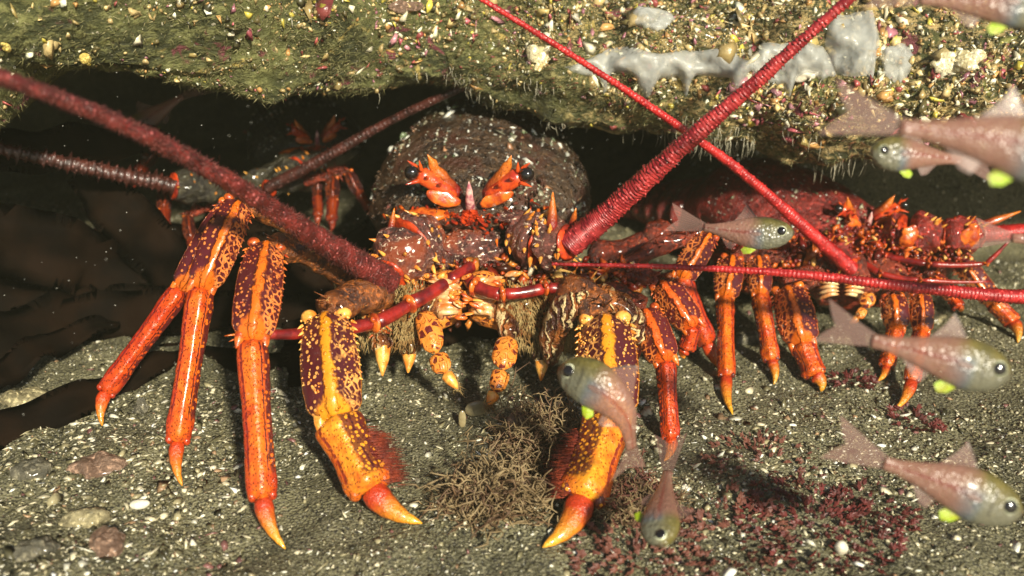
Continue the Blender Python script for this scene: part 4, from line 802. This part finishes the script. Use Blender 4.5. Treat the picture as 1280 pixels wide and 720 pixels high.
# ------------------------------------------------------------ sponges on the ledge
t = NT('jelly_sponge', .28, .5, .15); g = t.geo(); t.col(t.mix(t.noise(g, 80), (.34, .35, .32), (.66, .67, .62))); t.l(.42, t.p.inputs['Alpha']); t.bump(t.m('ADD', t.noise(g, 200, 6, .7), t.vor(g, 200)), .0006); M['jelly'] = t.mat
M['ysp'] = m_crust('yellow_sponge', (.5, .36, .06), (.8, .62, .18), (.85, .8, .5), .6); M['wsp'] = m_crust('cream_crust', (.6, .5, .25), (.82, .75, .5), (.85, .85, .75), .6)
def on_ledge(name, label, cat, px, py, w_, h_, mat, depth=.5, drips=0, group=None, nz=.002):
    hp, nn_ = LH(px, py)
    if hp is None: return
    d = (hp-CAM).dot(FW); rx, rz = rpx(w_/2, d), rpx(h_/2, d); X = (RT-nn_*RT.dot(nn_)).normalized(); Z = nn_.cross(X).normalized()
    if Z.z < 0: Z = -Z
    b = MB(); b.blob(hp+nn_*.001, (X*rx*.9, nn_*min(rx, rz)*depth, Z*rz*.8), 36, 22, nz=nz*2.2, nsc=75)
    for k in range(5 if mat is M['jelly'] else 0):
        a = random.uniform(0, 6.28); b.blob(hp+X*rx*.65*math.cos(a)+Z*rz*.6*math.sin(a), (X*rx*random.uniform(.3, .5), nn_*min(rx, rz)*depth*random.uniform(.7, 1.2), Z*rz*random.uniform(.3, .5)), 22, 14, nz=nz*1.6, nsc=100)
    for k in range(drips):
        x = (k+.5)/drips*2-1; q = hp+X*rx*x*.8-Z*rz*.6*math.sqrt(1-x*x*.6); b.spike(q+Z*.004+nn_*.003, q-V(0, 0, random.uniform(.004, .009))+nn_*.005, random.uniform(.003, .005), 9)
    return tag(b.build(name, mat, None, origin=hp), label, cat, group)
gj = 'grey jelly sponges on the ledge'
on_ledge('jelly_sponge', 'smooth grey jelly sponge at the top, left of the thick red antenna', 'sponge', 815, 28, 60, 40, M['jelly'], group=gj)
def sheet(label, x0, x1, ytop, ybot, drip, mat, off=.004):
    nxs, nys = 90, 22; V_ = []; c_ = []
    ph = random.uniform(0, 9)
    for i in range(nxs+1):
        fx = i/nxs; px = x0+(x1-x0)*fx; e = min(1, math.sin(math.pi*min(max(fx, .001), .999))*2.2)
        yt = ytop+12*noise.noise(V(px*.03, ph, 0)); yb = ybot+10*noise.noise(V(px*.02, ph, 3))+drip*(max(0, math.sin(px*.11+ph+2*noise.noise(V(px*.02, 1, ph))))**4); m_ = (yt+yb)/2; yt = m_+(yt-m_)*e; yb = m_+(yb-m_)*e
        for j in range(nys+1):
            fy = j/nys; py = yt+(yb-yt)*fy; h, n2 = LH(px, min(py, 118)); edge = math.sin(math.pi*fy)**.5*e if 0 < fy < 1 else 0
            V_.append(h+V(0, -.003, -.0006*max(0, py-118))+V(0, -1, .25)*(off*edge*(1+.9*noise.noise(h*70)+.5*noise.noise(h*150))-.002*(1-edge)))
    # even out the ray hits so that the film spans small hollows of the rock
    for it in range(5):
        W = [p.copy() for p in V_]
        for i in range(1, nxs):
            for j in range(1, nys): k = i*(nys+1)+j; V_[k] = (W[k]*2+W[k-1]+W[k+1]+W[k-nys-1]+W[k+nys+1])/6
    F_ = [(i*(nys+1)+j, (i+1)*(nys+1)+j, (i+1)*(nys+1)+j+1, i*(nys+1)+j+1) for i in range(nxs) for j in range(nys)]
    N_ = len(V_); back = [p+V(0, .003, -.0005) for p in V_]; F_ += [tuple(N_+k for k in reversed(f)) for f in F_]
    b = MB(); b.v = V_+back; b.f = F_; b.u = [((0, 0),)*4]*len(F_); b.m = [0]*len(F_); return tag(b.build('jelly_sponge', mat, None), label, 'sponge', gj)
sheet('long grey jelly sheet with pointed lower edge, left of the thick red antenna', 705, 955, 62, 96, 26, M['jelly'])
sheet('grey jelly sheet right behind the thick red antenna near the lip', 935, 1045, 55, 100, 20, M['jelly'])
sheet('pale jelly sheet near the top right, under the top fish tail', 1030, 1100, 14, 92, 12, M['jelly'], .005)
on_ledge('jelly_sponge', 'round pale grey sponge above the biggest fish tail', 'sponge', 1120, 80, 58, 50, M['jelly'], .35, 1, gj)
on_ledge('crust_sponge', 'bright cream-yellow crust sponge above the biggest fish', 'sponge', 1196, 78, 66, 40, M['wsp'], .5, nz=.004)
on_ledge('crust_sponge', 'cream crust lump on the ledge, between the thin antenna and the top edge', 'sponge', 672, 78, 34, 34, M['wsp'], .5, nz=.004)
on_ledge('crust_sponge', 'small yellow sponge hanging at the ledge\'s left underside', 'sponge', 108, 74, 14, 26, M['ysp'], .6)
on_ledge('crust_sponge', 'tiny yellow sponge dot at the left edge of the ledge', 'sponge', 4, 56, 14, 24, M['ysp'], .6)
on_ledge('crust_sponge', 'pale orange sponge at the top edge in the centre', 'sponge', 505, 8, 50, 20, M['stp'], .6)
on_ledge('crust_sponge', 'white shell crust at the very top right of the thick red antenna', 'sponge', 1010, 95, 34, 18, M['shw'], .6)

# drifting specks in the water
n = 900; x = RNG.uniform(0, 1, n)*1280; y = RNG.uniform(0, 1, n)*720; d = RNG.uniform(.45, .95, n)
pos = np.array([tuple(P(a, b_, c_)) for a, b_, c_ in zip(x, y, d)]); pos = pos[pos[:, 2] > .02]; n = len(pos)
tag(chips('drifting_specks', pos, RNG.normal(0, 1, (n, 3)), RNG.uniform(.0002, .00055, n), palette(n, [(.7, .7, .6), (.4, .4, .35)], [1, 1]), (.5, .9)), kind='stuff')
